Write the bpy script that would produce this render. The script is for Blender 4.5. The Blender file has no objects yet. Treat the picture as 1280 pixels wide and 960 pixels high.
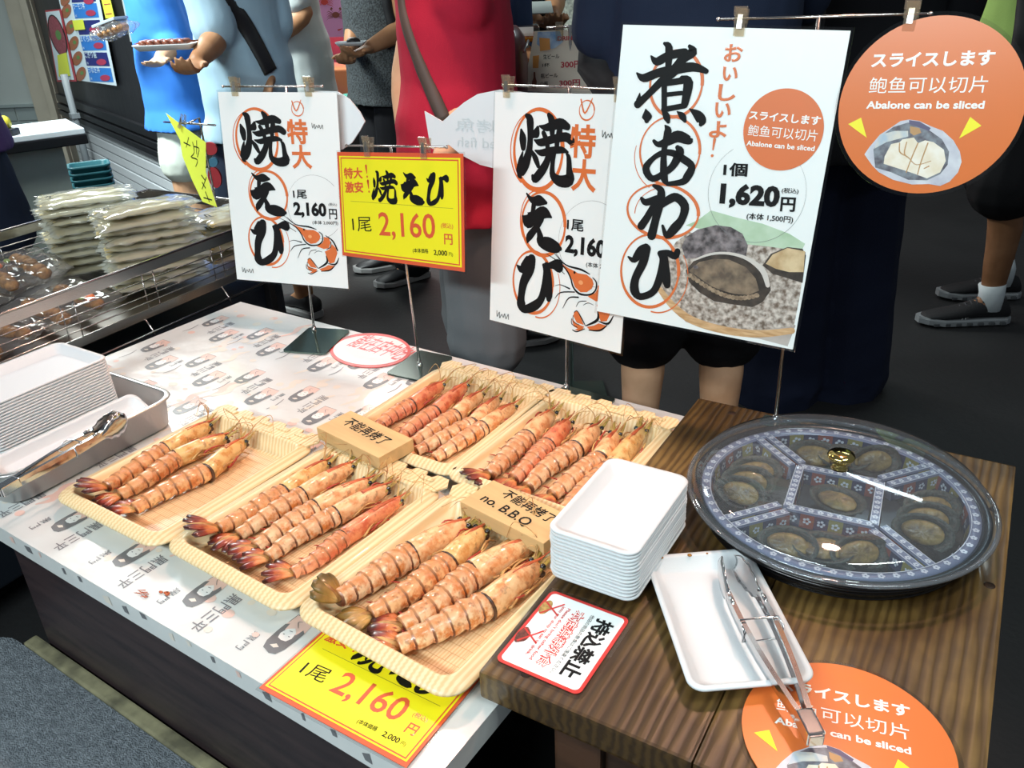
import bpy, bmesh, math, random
from math import sin, cos, pi, radians
from mathutils import Vector, Matrix, noise

# ------------------------------------------------------------------ camera, world, lights, exposure
SC = bpy.context.scene
COL = SC.collection
CAM_H, ZT, ZW = 1.25, 0.53, 0.573          # camera height, display table top, wooden table top
FPX = 1040.0
RR = Matrix(((0.832, 0.554, -0.037), (0.222, -0.393, -0.892), (-0.509, 0.734, -0.450)))
_f = Vector(RR[2]).normalized(); _r = Vector(RR[0]); _r = (_r - _f*_r.dot(_f)).normalized(); _d = _f.cross(_r)
CAMP = Vector((0, 0, CAM_H))
cd = bpy.data.cameras.new('camera'); cam = bpy.data.objects.new('camera', cd); COL.objects.link(cam)
cd.sensor_width = 36.0; cd.lens = FPX*36/1280; cd.clip_start = 0.02; cd.clip_end = 60
cam.matrix_world = Matrix((( _r.x, -_d.x, -_f.x, 0), (_r.y, -_d.y, -_f.y, 0), (_r.z, -_d.z, -_f.z, CAM_H), (0, 0, 0, 1)))
SC.camera = cam
SC.view_settings.view_transform = 'Standard'; SC.view_settings.look = 'None'
SC.view_settings.gamma = 1.0; SC.view_settings.use_curve_mapping = False
SC.view_settings.exposure = 0.24

def ray(px, py): return _r*((px-640)/FPX) + _d*((py-480)/FPX) + _f
def at(px, py, z):
    d = ray(px, py); return CAMP + d*((z-CAM_H)/d.z)
def atd(px, py, Z): return CAMP + ray(px, py)*Z

w = bpy.data.worlds.new('market_air'); SC.world = w; w.use_nodes = True
w.node_tree.nodes['Background'].inputs[0].default_value = (0.75, 0.85, 0.95, 1)
w.node_tree.nodes['Background'].inputs[1].default_value = 0.13

def area(name, loc, aim, sx, sy, power, col, spread=pi):
    l = bpy.data.lights.new(name, 'AREA'); l.shape = 'RECTANGLE'; l.size = sx; l.size_y = sy
    l.energy = power; l.color = col; l.spread = spread
    o = bpy.data.objects.new(name, l); COL.objects.link(o); o.location = loc
    dirv = Vector(aim) - Vector(loc); o.rotation_euler = dirv.to_track_quat('-Z', 'Y').to_euler()
    return o
def spot(name, loc, aim, power, col, ang, blend, rad):
    l = bpy.data.lights.new(name, 'SPOT'); l.energy = power; l.color = col; l.spot_size = ang; l.spot_blend = blend
    l.shadow_soft_size = rad
    o = bpy.data.objects.new(name, l); COL.objects.link(o); o.location = loc
    dirv = Vector(aim) - Vector(loc); o.rotation_euler = dirv.to_track_quat('-Z', 'Y').to_euler()
    return o
area('stall_tube_lamp', (-0.70, -1.15, 1.95), (-0.75, 0.95, 0.70), 1.9, 0.14, 47, (0.84, 0.97, 1.0))
spot('warm_display_lamp', (-1.15, 1.25, 1.85), (-1.15, 0.98, 0.53), 30, (1.0, 0.58, 0.46), radians(85), 0.8, 0.05)
spot('warm_prawn_lamp', (-0.22, 1.40, 1.82), (-0.66, 0.84, 0.53), 36, (1.0, 0.56, 0.40), radians(80), 0.8, 0.05)
area('platter_fill_light', (0.45, 0.75, 2.1), (-0.02, 0.95, 0.57), 0.9, 0.10, 3.8, (0.90, 0.98, 0.95), radians(100))  # added fill, no fixture there: lightens the plank table's right side and the lid
area('alley_tube_lamp', (-0.6, 3.6, 2.4), (-0.6, 3.0, 0.5), 1.3, 0.07, 7, (0.80, 0.96, 1.0))
area('alley_lamp', (-5.0, 3.2, 3.0), (-3.2, 2.6, 0.7), 2.2, 0.8, 175, (0.90, 1.0, 0.98))
area('far_stall_lamp', (-3.6, 4.2, 2.9), (-3.0, 3.6, 0.8), 1.8, 0.7, 45, (1.0, 0.95, 0.9))
area('left_crowd_fill_light', (-3.3, 0.7, 2.9), (-3.3, 2.5, 0.9), 1.2, 0.5, 60, (0.90, 1.0, 0.98), radians(95))  # added fill, no known fixture: brightens near sides of the crowd, rack and pillar

# ------------------------------------------------------------------ helpers
def lin(h):
    if isinstance(h, str):
        h = h.lstrip('#'); c = [int(h[i:i+2], 16)/255 for i in (0, 2, 4)]
    else: c = [x/255 for x in h]
    return tuple((x/12.92 if x <= .04045 else ((x+.055)/1.055)**2.4) for x in c) + (1,)

MATS = {}
def mat(name, col, rough=.5, metal=0., var=0., vscale=30., bump=0., bscale=80., coat=0., trans=0., alpha=1., emit=0., spec=.5, sub=0., col2=None, stretch=None, detail=4.):
    if name in MATS: return MATS[name]
    m = bpy.data.materials.new(name); m.use_nodes = True; MATS[name] = m
    nt = m.node_tree; b = nt.nodes['Principled BSDF']
    c = lin(col); b.inputs['Base Color'].default_value = c
    b.inputs['Roughness'].default_value = rough; b.inputs['Metallic'].default_value = metal
    b.inputs['Coat Weight'].default_value = coat; b.inputs['Coat Roughness'].default_value = .06
    b.inputs['Specular IOR Level'].default_value = spec
    b.inputs['Transmission Weight'].default_value = trans; b.inputs['Alpha'].default_value = alpha
    if sub: b.inputs['Subsurface Weight'].default_value = sub; b.inputs['Subsurface Radius'].default_value = (.01, .004, .002); b.inputs['Subsurface Scale'].default_value = .5
    if emit: b.inputs['Emission Color'].default_value = c; b.inputs['Emission Strength'].default_value = emit
    if var or col2 or bump:
        tc = nt.nodes.new('ShaderNodeTexCoord'); src = tc.outputs['Object']
        if stretch:
            mp = nt.nodes.new('ShaderNodeMapping'); mp.inputs['Scale'].default_value = stretch; nt.links.new(src, mp.inputs[0]); src = mp.outputs[0]
    if var or col2:
        n = nt.nodes.new('ShaderNodeTexNoise'); n.inputs['Scale'].default_value = vscale; n.inputs['Detail'].default_value = detail
        nt.links.new(src, n.inputs['Vector'])
        r = nt.nodes.new('ShaderNodeValToRGB'); nt.links.new(n.outputs['Fac'], r.inputs[0])
        c2 = lin(col2) if col2 else tuple(x*(1-var) for x in c[:3]) + (1,)
        r.color_ramp.elements[0].position = .35; r.color_ramp.elements[1].position = .65
        r.color_ramp.elements[0].color = c2; r.color_ramp.elements[1].color = c
        nt.links.new(r.outputs[0], b.inputs['Base Color'])
    if bump:
        n2 = nt.nodes.new('ShaderNodeTexNoise'); n2.inputs['Scale'].default_value = bscale; n2.inputs['Detail'].default_value = 3
        nt.links.new(src, n2.inputs['Vector'])
        bp = nt.nodes.new('ShaderNodeBump'); bp.inputs['Strength'].default_value = bump; bp.inputs['Distance'].default_value = .01
        nt.links.new(n2.outputs['Fac'], bp.inputs['Height']); nt.links.new(bp.outputs[0], b.inputs['Normal'])
    return m

def film(name, col=(255, 255, 255), clear=.9, rough=.04, ior=1.45, haze=0.):
    """thin clear plastic sheet: see-through, reflecting by angle"""
    if name in MATS: return MATS[name]
    m = bpy.data.materials.new(name); m.use_nodes = True; MATS[name] = m; nt = m.node_tree
    nt.nodes.remove(nt.nodes['Principled BSDF']); out = nt.nodes['Material Output']
    t = nt.nodes.new('ShaderNodeBsdfTransparent'); c = lin(col); t.inputs[0].default_value = tuple(x*clear for x in c[:3]) + (1,)
    g = nt.nodes.new('ShaderNodeBsdfGlossy'); g.inputs['Roughness'].default_value = rough
    f = nt.nodes.new('ShaderNodeFresnel'); ge = nt.nodes.new('ShaderNodeNewGeometry'); ma = nt.nodes.new('ShaderNodeMath'); ma.operation = 'MULTIPLY_ADD'
    ma.inputs[1].default_value = 1/ior-ior; ma.inputs[2].default_value = ior; nt.links.new(ge.outputs['Backfacing'], ma.inputs[0]); nt.links.new(ma.outputs[0], f.inputs[0])
    mx = nt.nodes.new('ShaderNodeMixShader'); nt.links.new(f.outputs[0], mx.inputs[0])
    a = t.outputs[0]
    if haze:
        d = nt.nodes.new('ShaderNodeBsdfDiffuse'); d.inputs[0].default_value = c
        tl = nt.nodes.new('ShaderNodeBsdfTranslucent'); tl.inputs[0].default_value = c
        ad = nt.nodes.new('ShaderNodeMixShader'); ad.inputs[0].default_value = .4
        nt.links.new(d.outputs[0], ad.inputs[1]); nt.links.new(tl.outputs[0], ad.inputs[2])
        m2 = nt.nodes.new('ShaderNodeMixShader'); m2.inputs[0].default_value = haze
        nt.links.new(a, m2.inputs[1]); nt.links.new(ad.outputs[0], m2.inputs[2]); a = m2.outputs[0]
    nt.links.new(a, mx.inputs[1]); nt.links.new(g.outputs[0], mx.inputs[2]); nt.links.new(mx.outputs[0], out.inputs[0])
    return m

class MB:
    """collects geometry for ONE mesh object"""
    def __init__(s): s.v = []; s.f = []; s.m = []; s.uv = {}; s.sm = []
    def add(s, vs, fs, mi=0, smooth=True, uvs=None):
        b = len(s.v); s.v += [Vector(x) for x in vs]
        for k, f in enumerate(fs):
            s.f.append(tuple(i+b for i in f)); s.m.append(mi); s.sm.append(smooth)
        if uvs:
            for i, u in enumerate(uvs): s.uv[b+i] = u
        return s
    def box(s, c, d, mi=0, M=None, bev=0.):
        bm = bmesh.new(); bmesh.ops.create_cube(bm, size=1.0)
        bmesh.ops.scale(bm, vec=d, verts=bm.verts)
        if bev: bmesh.ops.bevel(bm, geom=bm.edges[:], offset=bev, segments=2, profile=.7, affect='EDGES')
        bm.verts.index_update()
        T = Matrix.Translation(Vector(c)); T = T @ M.to_4x4() if M else T
        s.add([T @ v.co for v in bm.verts], [[v.index for v in f.verts] for f in bm.faces], mi, False); bm.free(); return s
    def rings(s, rs, mi=0, cap=True, smooth=True, uvf=None, closed=True):
        n = len(rs[0]); vs = [p for r in rs for p in r]; fs = []
        for i in range(len(rs)-1):
            for j in range(n if closed else n-1):
                fs.append((i*n+j, i*n+(j+1) % n, (i+1)*n+(j+1) % n, (i+1)*n+j))
        if cap: fs.append(tuple(range(n-1, -1, -1))); fs.append(tuple((len(rs)-1)*n+j for j in range(n)))
        uvs = [uvf(i, j) for i in range(len(rs)) for j in range(n)] if uvf else None
        return s.add(vs, fs, mi, smooth, uvs)
    def tube(s, pts, r, n=8, mi=0, cap=True, up=None, flat=1.):
        pts = [Vector(p) for p in pts]; rr = r if isinstance(r, (list, tuple)) else [r]*len(pts)
        rs = []; prev = None
        for i, p in enumerate(pts):
            t = (pts[min(i+1, len(pts)-1)] - pts[max(i-1, 0)]).normalized()
            if prev is None:
                a = Vector(up) if up else (Vector((0, 0, 1)) if abs(t.z) < .9 else Vector((1, 0, 0)))
            else: a = prev
            y = (a - t*a.dot(t))
            if y.length < 1e-6: y = t.orthogonal()
            y.normalize(); x = t.cross(y); prev = y
            rs.append([p + x*(rr[i]*cos(2*pi*k/n)) + y*(rr[i]*flat*sin(2*pi*k/n)) for k in range(n)])
        return s.rings(rs, mi, cap)
    def lathe(s, prof, n=48, mi=0, c=(0, 0, 0), cap=False):
        c = Vector(c)
        rs = [[c + Vector((r*cos(2*pi*k/n), r*sin(2*pi*k/n), z)) for k in range(n)] for r, z in prof]
        return s.rings(rs, mi, cap)
    def ball(s, c, r, mi=0, n=10, sq=(1, 1, 1)):
        c = Vector(c); rs = []
        for i in range(1, n):
            a = pi*i/n; rs.append([c + Vector((r*sq[0]*sin(a)*cos(2*pi*k/(n+2)), r*sq[1]*sin(a)*sin(2*pi*k/(n+2)), -r*sq[2]*cos(a))) for k in range(n+2)])
        return s.rings(rs, mi, True)
    def poly(s, pts, mi=0): return s.add(pts, [tuple(range(len(pts)))], mi, False)
    def prism(s, pts2, z0, z1, mi=0):
        n = len(pts2); vs = [(x, y, z0) for x, y in pts2] + [(x, y, z1) for x, y in pts2]
        fs = [tuple(range(n-1, -1, -1)), tuple(range(n, 2*n))] + [(i, (i+1) % n, n+(i+1) % n, n+i) for i in range(n)]
        return s.add(vs, fs, mi, False)
    def mesh(s, name, mats):
        me = bpy.data.meshes.new(name); me.from_pydata([tuple(x) for x in s.v], [], s.f)
        for m in (mats if isinstance(mats, (list, tuple)) else [mats]): me.materials.append(m)
        me.polygons.foreach_set('material_index', s.m); me.polygons.foreach_set('use_smooth', s.sm)
        if s.uv:
            L = me.uv_layers.new(name='uv')
            for li, l in enumerate(me.loops): L.data[li].uv = s.uv.get(l.vertex_index, (0, 0))
        me.validate(); me.update(); return me
    def build(s, name, mats, parent=None, M=None):
        o = bpy.data.objects.new(name, s.mesh(name, mats)); COL.objects.link(o)
        if parent: o.parent = parent
        if M is not None: o.matrix_local = M
        return o

def tag(o, label=None, cat=None, group=None, kind=None):
    if label: o['label'] = label
    if cat: o['category'] = cat
    if group: o['group'] = group
    if kind: o['kind'] = kind
    return o
def thing(name, label, cat, loc=(0, 0, 0), rz=0., group=None, M=None):
    o = bpy.data.objects.new(name, None); COL.objects.link(o); o.empty_display_size = .05
    if M is not None: o.matrix_world = M
    else: o.location = loc; o.rotation_euler = (0, 0, rz)
    return tag(o, label, cat, group)
def struct(o): o['kind'] = 'structure'; return o
def dup(o, parent=None):
    c = o.copy(); COL.objects.link(c)
    if parent: c.parent = parent
    for ch in o.children: dup(ch, c)
    return c
def rrect(hw, hl, r, n=6):
    r = min(r, hw, hl); out = []
    for cx, cy, a0 in ((hw-r, hl-r, 0), (-hw+r, hl-r, pi/2), (-hw+r, -hl+r, pi), (hw-r, -hl+r, 1.5*pi)):
        for k in range(n+1):
            a = a0 + pi/2*k/n; out.append((cx + r*cos(a), cy + r*sin(a)))
    return out
def cr(P, k=8):
    """smooth curve through points"""
    P = [Vector(p) for p in P]; out = []
    for i in range(len(P)-1):
        a = P[max(i-1, 0)]; b = P[i]; c = P[i+1]; d = P[min(i+2, len(P)-1)]
        for j in range(k):
            t = j/k; out.append(.5*((2*b) + (c-a)*t + (2*a-5*b+4*c-d)*t*t + (3*b-a-3*c+d)*t**3))
    out.append(P[-1]); return out
_fc = {}
TMPS = bpy.data.scenes.new('workbench')
def ev(o):
    with bpy.context.temp_override(scene=TMPS, view_layer=TMPS.view_layers[0]): dg = bpy.context.evaluated_depsgraph_get(); dg.update()
    return o.evaluated_get(dg)
def glyphs(s, bold=0.):
    """outline of a line of writing as triangles, unit em"""
    key = (s, bold)
    if key not in _fc:
        c = bpy.data.curves.new('writing', 'FONT'); c.body = s; c.resolution_u = 3; c.bevel_depth = bold; c.bevel_resolution = 0
        o = bpy.data.objects.new('writing', c); TMPS.collection.objects.link(o)
        me = ev(o).to_mesh()
        vs = [v.co.copy() for v in me.vertices]; fs = [tuple(p.vertices) for p in me.polygons]
        if bold:
            fs = [f for f in fs if min(vs[i].z for i in f) > -bold*.1]
            used = sorted({i for f in fs for i in f}); mp = {a: k for k, a in enumerate(used)}; vs = [Vector((vs[a].x, vs[a].y, max(0, vs[a].z)/bold)) for a in used]; fs = [tuple(mp[i] for i in f) for f in fs]
        bpy.data.objects.remove(o); bpy.data.curves.remove(c)
        xs = [v.x for v in vs]; ys = [v.y for v in vs]
        _fc[key] = (vs, fs, min(xs), max(xs), min(ys), max(ys))
    return _fc[key]

class Plane:
    """a flat sheet standing somewhere in the place; o centre, u right, v up"""
    def __init__(s, o, u, v):
        s.o = Vector(o); s.u = Vector(u).normalized(); v = Vector(v); s.v = (v - s.u*v.dot(s.u)).normalized(); s.n = s.u.cross(s.v)
    def M(s): return Matrix(((s.u.x, s.v.x, s.n.x, s.o.x), (s.u.y, s.v.y, s.n.y, s.o.y), (s.u.z, s.v.z, s.n.z, s.o.z), (0, 0, 0, 1)))
    def uv(s, px, py):
        d = ray(px, py); t = (s.o-CAMP).dot(s.n)/d.dot(s.n); q = CAMP + d*t - s.o; return (q.dot(s.u), q.dot(s.v))
class Art:
    """printed ink on a sheet, in the sheet's own metres"""
    def __init__(s, h=.0006): s.mb = MB(); s.h = h; s.k = 0
    def lift(s): s.k += 1; return (s.k % 40)*3e-6
    def poly(s, pts, mi=0, dh=0.): s.mb.poly([(a, b, s.h+dh) for a, b in pts], mi); return s
    def disc(s, c, rx, ry=None, mi=0, n=40, dh=0., rot=0.):
        ry = ry or rx; dh += s.lift()
        return s.poly([(c[0]+rx*cos(2*pi*k/n)*cos(rot)-ry*sin(2*pi*k/n)*sin(rot), c[1]+rx*cos(2*pi*k/n)*sin(rot)+ry*sin(2*pi*k/n)*cos(rot)) for k in range(n)], mi, dh)
    def rect(s, x0, y0, x1, y1, mi=0, dh=0.): return s.poly([(x0, y0), (x1, y0), (x1, y1), (x0, y1)], mi, dh)
    def stroke(s, pts, mi=0, dh=0., k=4):
        """brush stroke: (x, y, width) points"""
        P = cr([Vector((a, b, w_)) for a, b, w_ in pts], k); n = len(P); vs = []; dh += s.lift()
        for i, p in enumerate(P):
            t = Vector((P[min(i+1, n-1)].x-P[max(i-1, 0)].x, P[min(i+1, n-1)].y-P[max(i-1, 0)].y)); t = t.normalized() if t.length > 0 else Vector((1, 0))
            nx, ny = -t.y*max(p.z, 0)/2, t.x*max(p.z, 0)/2
            vs += [(p.x+nx, p.y+ny, s.h+dh), (p.x-nx, p.y-ny, s.h+dh)]
        s.mb.add(vs, [(2*i+1, 2*i+3, 2*i+2, 2*i) for i in range(n-1)], mi, False)
        for p in (P[0], P[-1]):
            if p.z > 0: s.disc((p.x, p.y), p.z/2, mi=mi, n=10, dh=dh)
        return s
    def ring(s, c, rx, ry, wd, mi=0, dh=0., n=40, a0=0., a1=2*pi, rot=0.):
        vs = []; dh += s.lift()
        for k in range(n+1):
            a = a0+(a1-a0)*k/n; q = wd*(.75+.25*sin(a*1.5+1))
            for e in (q/2, -q/2):
                x, y = (rx+e)*cos(a), (ry+e)*sin(a); vs.append((c[0]+x*cos(rot)-y*sin(rot), c[1]+x*sin(rot)+y*cos(rot), s.h+dh))
        s.mb.add(vs, [(2*i, 2*i+1, 2*i+3, 2*i+2)[::-1] for i in range(n)], mi, False); return s
    def text(s, t, p0, p1, h, mi=0, bold=0., dh=0., mirror=False):
        """writing whose foot runs from p0 to p1, h tall"""
        vs, fs, x0, x1, y0, y1 = glyphs(t, bold)
        p0 = Vector(p0[:2]); d = Vector(p1[:2])-p0; L = d.length; d.normalize(); e = Vector((-d.y, d.x))
        if mirror: e = -e
        out = []
        for q in vs:
            a = (q.x-x0)/(x1-x0)*L; b = (q.y-y0)/(y1-y0)*h
            r = p0 + d*a + e*b; out.append((r.x, r.y, s.h+dh+s.lift()+q.z*.00006))
        s.mb.add(out, fs, mi, False); return s
    def build(s, name, mats, parent): return s.mb.build(name, mats, parent)
# ------------------------------------------------------------------ materials used widely
CH = mat('chrome_wire', '#c9c5c2', .22, 1.0); STEEL = mat('brushed_steel', '#b9b6b4', .32, 1.0, bump=.05, bscale=200)
SHINY = mat('polished_steel', '#cfd0d2', .14, 1.0)
BLACK = mat('matt_black', '#0d0d10', .5); WHITE = mat('white_foam', '#d3d9dc', .45, bump=.06, bscale=900, sub=0)
CLEAR = film('clear_plastic', clear=.94, rough=.05); CLIPM = film('clear_clip_plastic', (244, 238, 226), .95, .08, 1.45, haze=.10)
INK = mat('black_ink', '#101113', .6, spec=.2); OINK = mat('orange_ink', '#d96f35', .45, coat=.25); RINK = mat('red_ink', '#d23a34', .45, coat=.25)
PAPER = mat('laminated_white_paper', '#eef3f2', .35, coat=.35); YEL = mat('yellow_paper', '#f4ea1e', .4, coat=.35)
ORED = mat('orange_red_ink', '#dc5a35', .4, coat=.3); WINK = mat('white_ink', '#f6f6f2', .45, coat=.2)
LINEG = mat('thin_grey_ink', '#77797c', .5)

# ------------------------------------------------------------------ setting
fm = mat('dark_floor_coating', '#212122', .6, var=.25, vscale=3, bump=.12, bscale=60)
struct(MB().box((-2.0, 3.0, -.05), (12, 12, .1)).build('floor', fm))
wm = mat('grey_white_wall_paint', '#aeb6b3', .6, var=.06, vscale=4); tm = mat('pale_trim_paint', '#a9a394', .5, var=.12, vscale=8)
dk = mat('dark_back_wall', '#26262a', .7)
struct(MB().box((-2.2, 8.0, 1.6), (13, .12, 3.2)).build('wall_back', dk))
# pale wall in the left corner
U = Vector((_r.x, _r.y, 0)).normalized()
pw = Plane(atd(20, 60, 5.9), U, (0, 0, 1))
zb = pw.o.z
a0 = pw.uv(60, 60)[0]
b = MB(); b.box(((-1.9+a0)/2, 1.55-zb, -.06), (1.9+a0, 3.1, .12)); struct(b.build('wall_left', wm, M=pw.M()))
b = MB()
zt = pw.uv(30, 133)[1]
for k in range(4):
    for j in range(6): b.box((-1.75+j*.36+(k % 2)*.15, zt-.05-k*.1, .006), (.35, .094, .012), bev=.003)
b.box((-.9+a0/2, zt+.008, .012), (1.75+a0, .02, .03))
struct(b.build('trim_1', mat('grey_wall_tile', '#8f9b9b', .35), M=pw.M()))
b = MB(); e0 = pw.uv(34, 70)[0]; e1 = pw.uv(66, 70)[0]
b.box(((e0+e1)/2, 1.55-zb, .05), (e1-e0, 3.1, .10), bev=.006); b.box((e1-.03, 1.55-zb, .075), (.05, 3.1, .15), bev=.006)
struct(b.build('trim_2', tm, M=pw.M()))

# black pillar with white siding at its foot; it carries the menus
dr = atd(-237, 53, 3.0) - CAMP; dr.z = 0; dr.normalize(); dr = -dr
P0 = atd(148, 105, 4.55)
pp = Plane(P0, dr, (0, 0, 1))
xL = pp.uv(56, 60)[0]; xR = pp.uv(215, 60)[0]; zs = pp.uv(140, 147)[1]
b = MB(); b.box(((xL+xR)/2, (3.2-P0.z+zs)/2, -.16), (xR-xL, 3.2-P0.z-zs, .3))
struct(b.build('wall_pillar', mat('black_wall_sheet', '#1b1c20', .38, bump=.25, bscale=9), M=pp.M()))
b = MB(); n = 9; hh = (zs+P0.z)/n
for k in range(n): b.box(((xL+xR)/2, -P0.z+hh*(k+.5), -.16+.004*(k % 2)), (xR-xL-.25, hh-.008, .3), bev=.004)
struct(b.build('wall_siding', mat('white_siding', '#c3c9cd', .5, var=.05), M=pp.M()))
b = MB()
for k, (dz, t) in enumerate(((.00, .05), (-.055, .035), (-.095, .03))): b.box(((xL+xR)/2-.05, zs+dz, .0), (xR-xL-.12, t, .03+.012*k), bev=.004)
struct(b.build('baseboard_pillar', mat('black_ledge', '#141519', .35), M=pp.M()))
b = MB(); px0 = pp.uv(101, 125)[0]
b.tube([(px0, -P0.z, .06), (px0, zs+.2, .06)], .022, 8); b.box((px0, zs-.05, .06), (.07, .03, .05))
struct(b.build('trim_3', mat('grey_pipe', '#8d9499', .5), M=pp.M()))
# carpeted platform in front of the stall, its worn edging strip
hz = .29
cm = mat('grey_carpet', '#8b939a', .95, col2='#666d74', vscale=160, bump=.9, bscale=420)
zc = [at(33, 776, hz), at(270, 960, hz)]
yb = .405
b = MB(); o2 = rrect(1.35, .75, .06); b.prism([(x, y) for x, y in o2], 0, hz, 0)
pf = b.build('carpet_platform', [cm]); pf.location = (-1.335+1.35, yb-.75-.018, 0)
struct(pf)
b = MB(); b.box((0.1, yb-.006, hz-.012), (2.72, .022, .03), bev=.004)
struct(b.build('trim_4', mat('worn_edging', '#8f8a6c', .6, col2='#5d5a48', vscale=25)))

# ------------------------------------------------------------------ display table
tb = thing('display_table', 'low dark display table carrying the prawn trays under a printed sheet', 'table', (-1.03, .81, 0))
L = (-1.03, .81, 0)
MT = Matrix.Translation(-Vector(L))
pm = mat('dark_brown_laminate', '#35292a', .45, col2='#251d20', vscale=7, stretch=(1, 8, 8))
b = MB(); b.box((-1.024-L[0], .812-L[1], ZT-.0185), (1.246, .80, .03)); b.build('table_top', pm, tb)
b = MB(); b.box((-.83-L[0], .424-L[1], (ZT-.033+.27)/2), (.80, .02, ZT-.033-.27))
f = b.build('front_panel', pm, tb)
b = MB(); b.box((-.83-L[0], .426-L[1], (.30)/2), (.79, .02, .27)); b.build('kick_panel', pm, tb)
for x, y in ((-1.19, .47), (-.46, .47), (-1.19, 1.15), (-.46, 1.15)):
    MB().box((x-L[0], y-L[1], (ZT-.033)/2), (.05, .05, ZT-.033), bev=.004).build('leg', mat('grey_leg', '#4b4d50', .5), tb)
MB().box((-.83-L[0], 1.19-L[1], .27), (.68, .016, .44)).build('back_panel', BLACK, tb)

# printed plastic sheet
def tablecloth():
    b = MB(); x0, x1, y0, y1 = -1.652, -.397, .403, 1.219
    NX, NY = 60, 40; g = []
    for j in range(NY+1):
        for i in range(NX+1):
            x = x0+(x1-x0)*i/NX; y = y0+(y1-y0)*j/NY
            g.append((x, y, ZT))
    fs = [(j*(NX+1)+i, j*(NX+1)+i+1, (j+1)*(NX+1)+i+1, (j+1)*(NX+1)+i) for j in range(NY) for i in range(NX)]
    b.add(g, fs, 0, False)
    dz = -.032                                     # folded edges
    for (ax, ay), (bx, by) in (((x0, y0), (x1, y0)), ((x1, y0), (x1, y1)), ((x1, y1), (x0, y1)), ((x0, y1), (x0, y0))):
        b.add([(ax, ay, ZT), (bx, by, ZT), (bx, by, ZT+dz), (ax, ay, ZT+dz)], [(3, 2, 1, 0)], 0, False)
    A = Art(ZT+.0004); A.mb = b
    rnd = random.Random(4)
    # pale blotches
    for k in range(260):
        c = (rnd.uniform(x0+.02, x1-.02), rnd.uniform(y0+.02, y1-.02)); r = rnd.uniform(.004, .011)
        A.disc(c, r, r*rnd.uniform(.7, 1.), mi=rnd.choice((3, 4, 4)), n=14)
    for k in range(75):
        c = Vector((rnd.uniform(x0+.06, x1-.06), rnd.uniform(y0+.06, y1-.06))); q = rnd.uniform(.02, .055)
        A.stroke([(c.x-q*.15, c.y-q, .004), (c.x+.006, c.y-q*.3, .012), (c.x-.004, c.y+q*.3, .014), (c.x+.008, c.y+q, .004)], mi=rnd.choice((4, 4, 3)), dh=-.0001)
    def portrait(cx, cy, s, mi=1):
        P = lambda a, c_: (cx + c_*s, cy - a*s)       # a runs towards the front edge, c_ to the right
        T = lambda L_: [P(a, c_) for a, c_ in L_]
        A.poly(T([(-.9, -.42), (-.9, .42), (-.3, .50), (.2, .4), (.2, -.4), (-.3, -.46)]), 3, .0001)     # robe
        A.poly(T([(.95, -.1), (1.0, .1), (.92, .34), (.6, .46), (.1, .50), (-.32, .50), (-.42, .34), (-.1, .28), (-.1, -.28), (-.42, -.34), (-.32, -.48), (.1, -.48), (.6, -.44), (.9, -.3)]), mi, .0002)
        A.poly(T([(.34, 0), (.30, .2), (.1, .29), (-.18, .22), (-.34, .02), (-.18, -.22), (.1, -.29), (.30, -.2)]), 5, .0003)
        A.poly(T([(.70, -.18), (.74, .05), (.62, .2), (.54, .0)]), 4, .0003)
        for c_ in (-.13, .13): A.disc(P(.08, c_), .045*s, .022*s, mi=mi, dh=.0004, n=10)
        A.stroke([(*P(-.14, -.06), .03*s), (*P(-.16, .06), .03*s)], mi=mi, dh=.0004)
        A.stroke([(*P(-.9, -.42), .02*s), (*P(-.45, -.44), .02*s)], mi=mi, dh=.0004); A.stroke([(*P(-.9, .42), .02*s), (*P(-.9, -.42), .025*s)], mi=mi, dh=.0004)
        A.stroke([(*P(-.4, .1), .02*s), (*P(-.62, -.12), .03*s), (*P(-.7, .02), .02*s)], mi=mi, dh=.0004)
    inside = lambda x, y, m=.034: x0+.022 < x < x1-.022 and y0+m-.004 < y < y1-m
    for i in range(-1, 11):
        for j in range(-1, 6):
            tx, ty = -1.713+.1545*i, .457+.1558*j+.006*((i*3+j) % 3-1)
            if inside(tx-.045, ty+.023): portrait(tx-.045, ty+.023, .034)
            if inside(tx+.044, ty-.025, .036): portrait(tx+.044, ty-.025, .036)
            if inside(tx, ty, .04) and inside(tx+.015, ty): A.text('黒門三平', (tx-.010, ty+.038), (tx-.010, ty-.034), .021, mi=2, bold=.01)
            if inside(tx+.075, ty, .03): A.text('黒門', (tx+.070, ty+.006), (tx+.070, ty-.026), .011, mi=2)
            if inside(tx+.09, ty-.03, .05):
                A.stroke([(tx+.094, ty-.055, .0015), (tx+.098, ty-.035, .0025), (tx+.093, ty-.012, .0015)], mi=2); A.disc((tx+.097, ty+.002), .0014, mi=2, n=8); A.disc((tx+.097, ty+.012), .0014, mi=2, n=8)
    # ink running over the folded front edge
    for k in range(26):
        x = x0+.03+k*.047+rnd.uniform(-.012, .012); q = rnd.uniform(.004, .017); t_ = rnd.uniform(0, .014)
        b.poly([(x, y0-.0006, ZT-.001-t_), (x+q, y0-.0006, ZT-.001-t_*.6), (x+q*1.2, y0-.0006, ZT-.008-t_*1.2), (x+.3*q, y0-.0006, ZT-.010-t_)][::-1], rnd.choice((1, 1, 3, 4, 4)))
    sheet = mat('white_plastic_sheet', '#d2d5d3', .32, coat=.5, bump=.28, bscale=14)
    o = b.build('tablecloth', [sheet, mat('grey_print', '#6c6d70', .4, coat=.3), mat('grey_text_print', '#77777c', .4, coat=.3), mat('pink_print', '#dcbdb2', .4, coat=.3), mat('beige_print', '#d9d2c6', .4, coat=.3), mat('white_print', '#e2e2e0', .4, coat=.3)])
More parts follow.
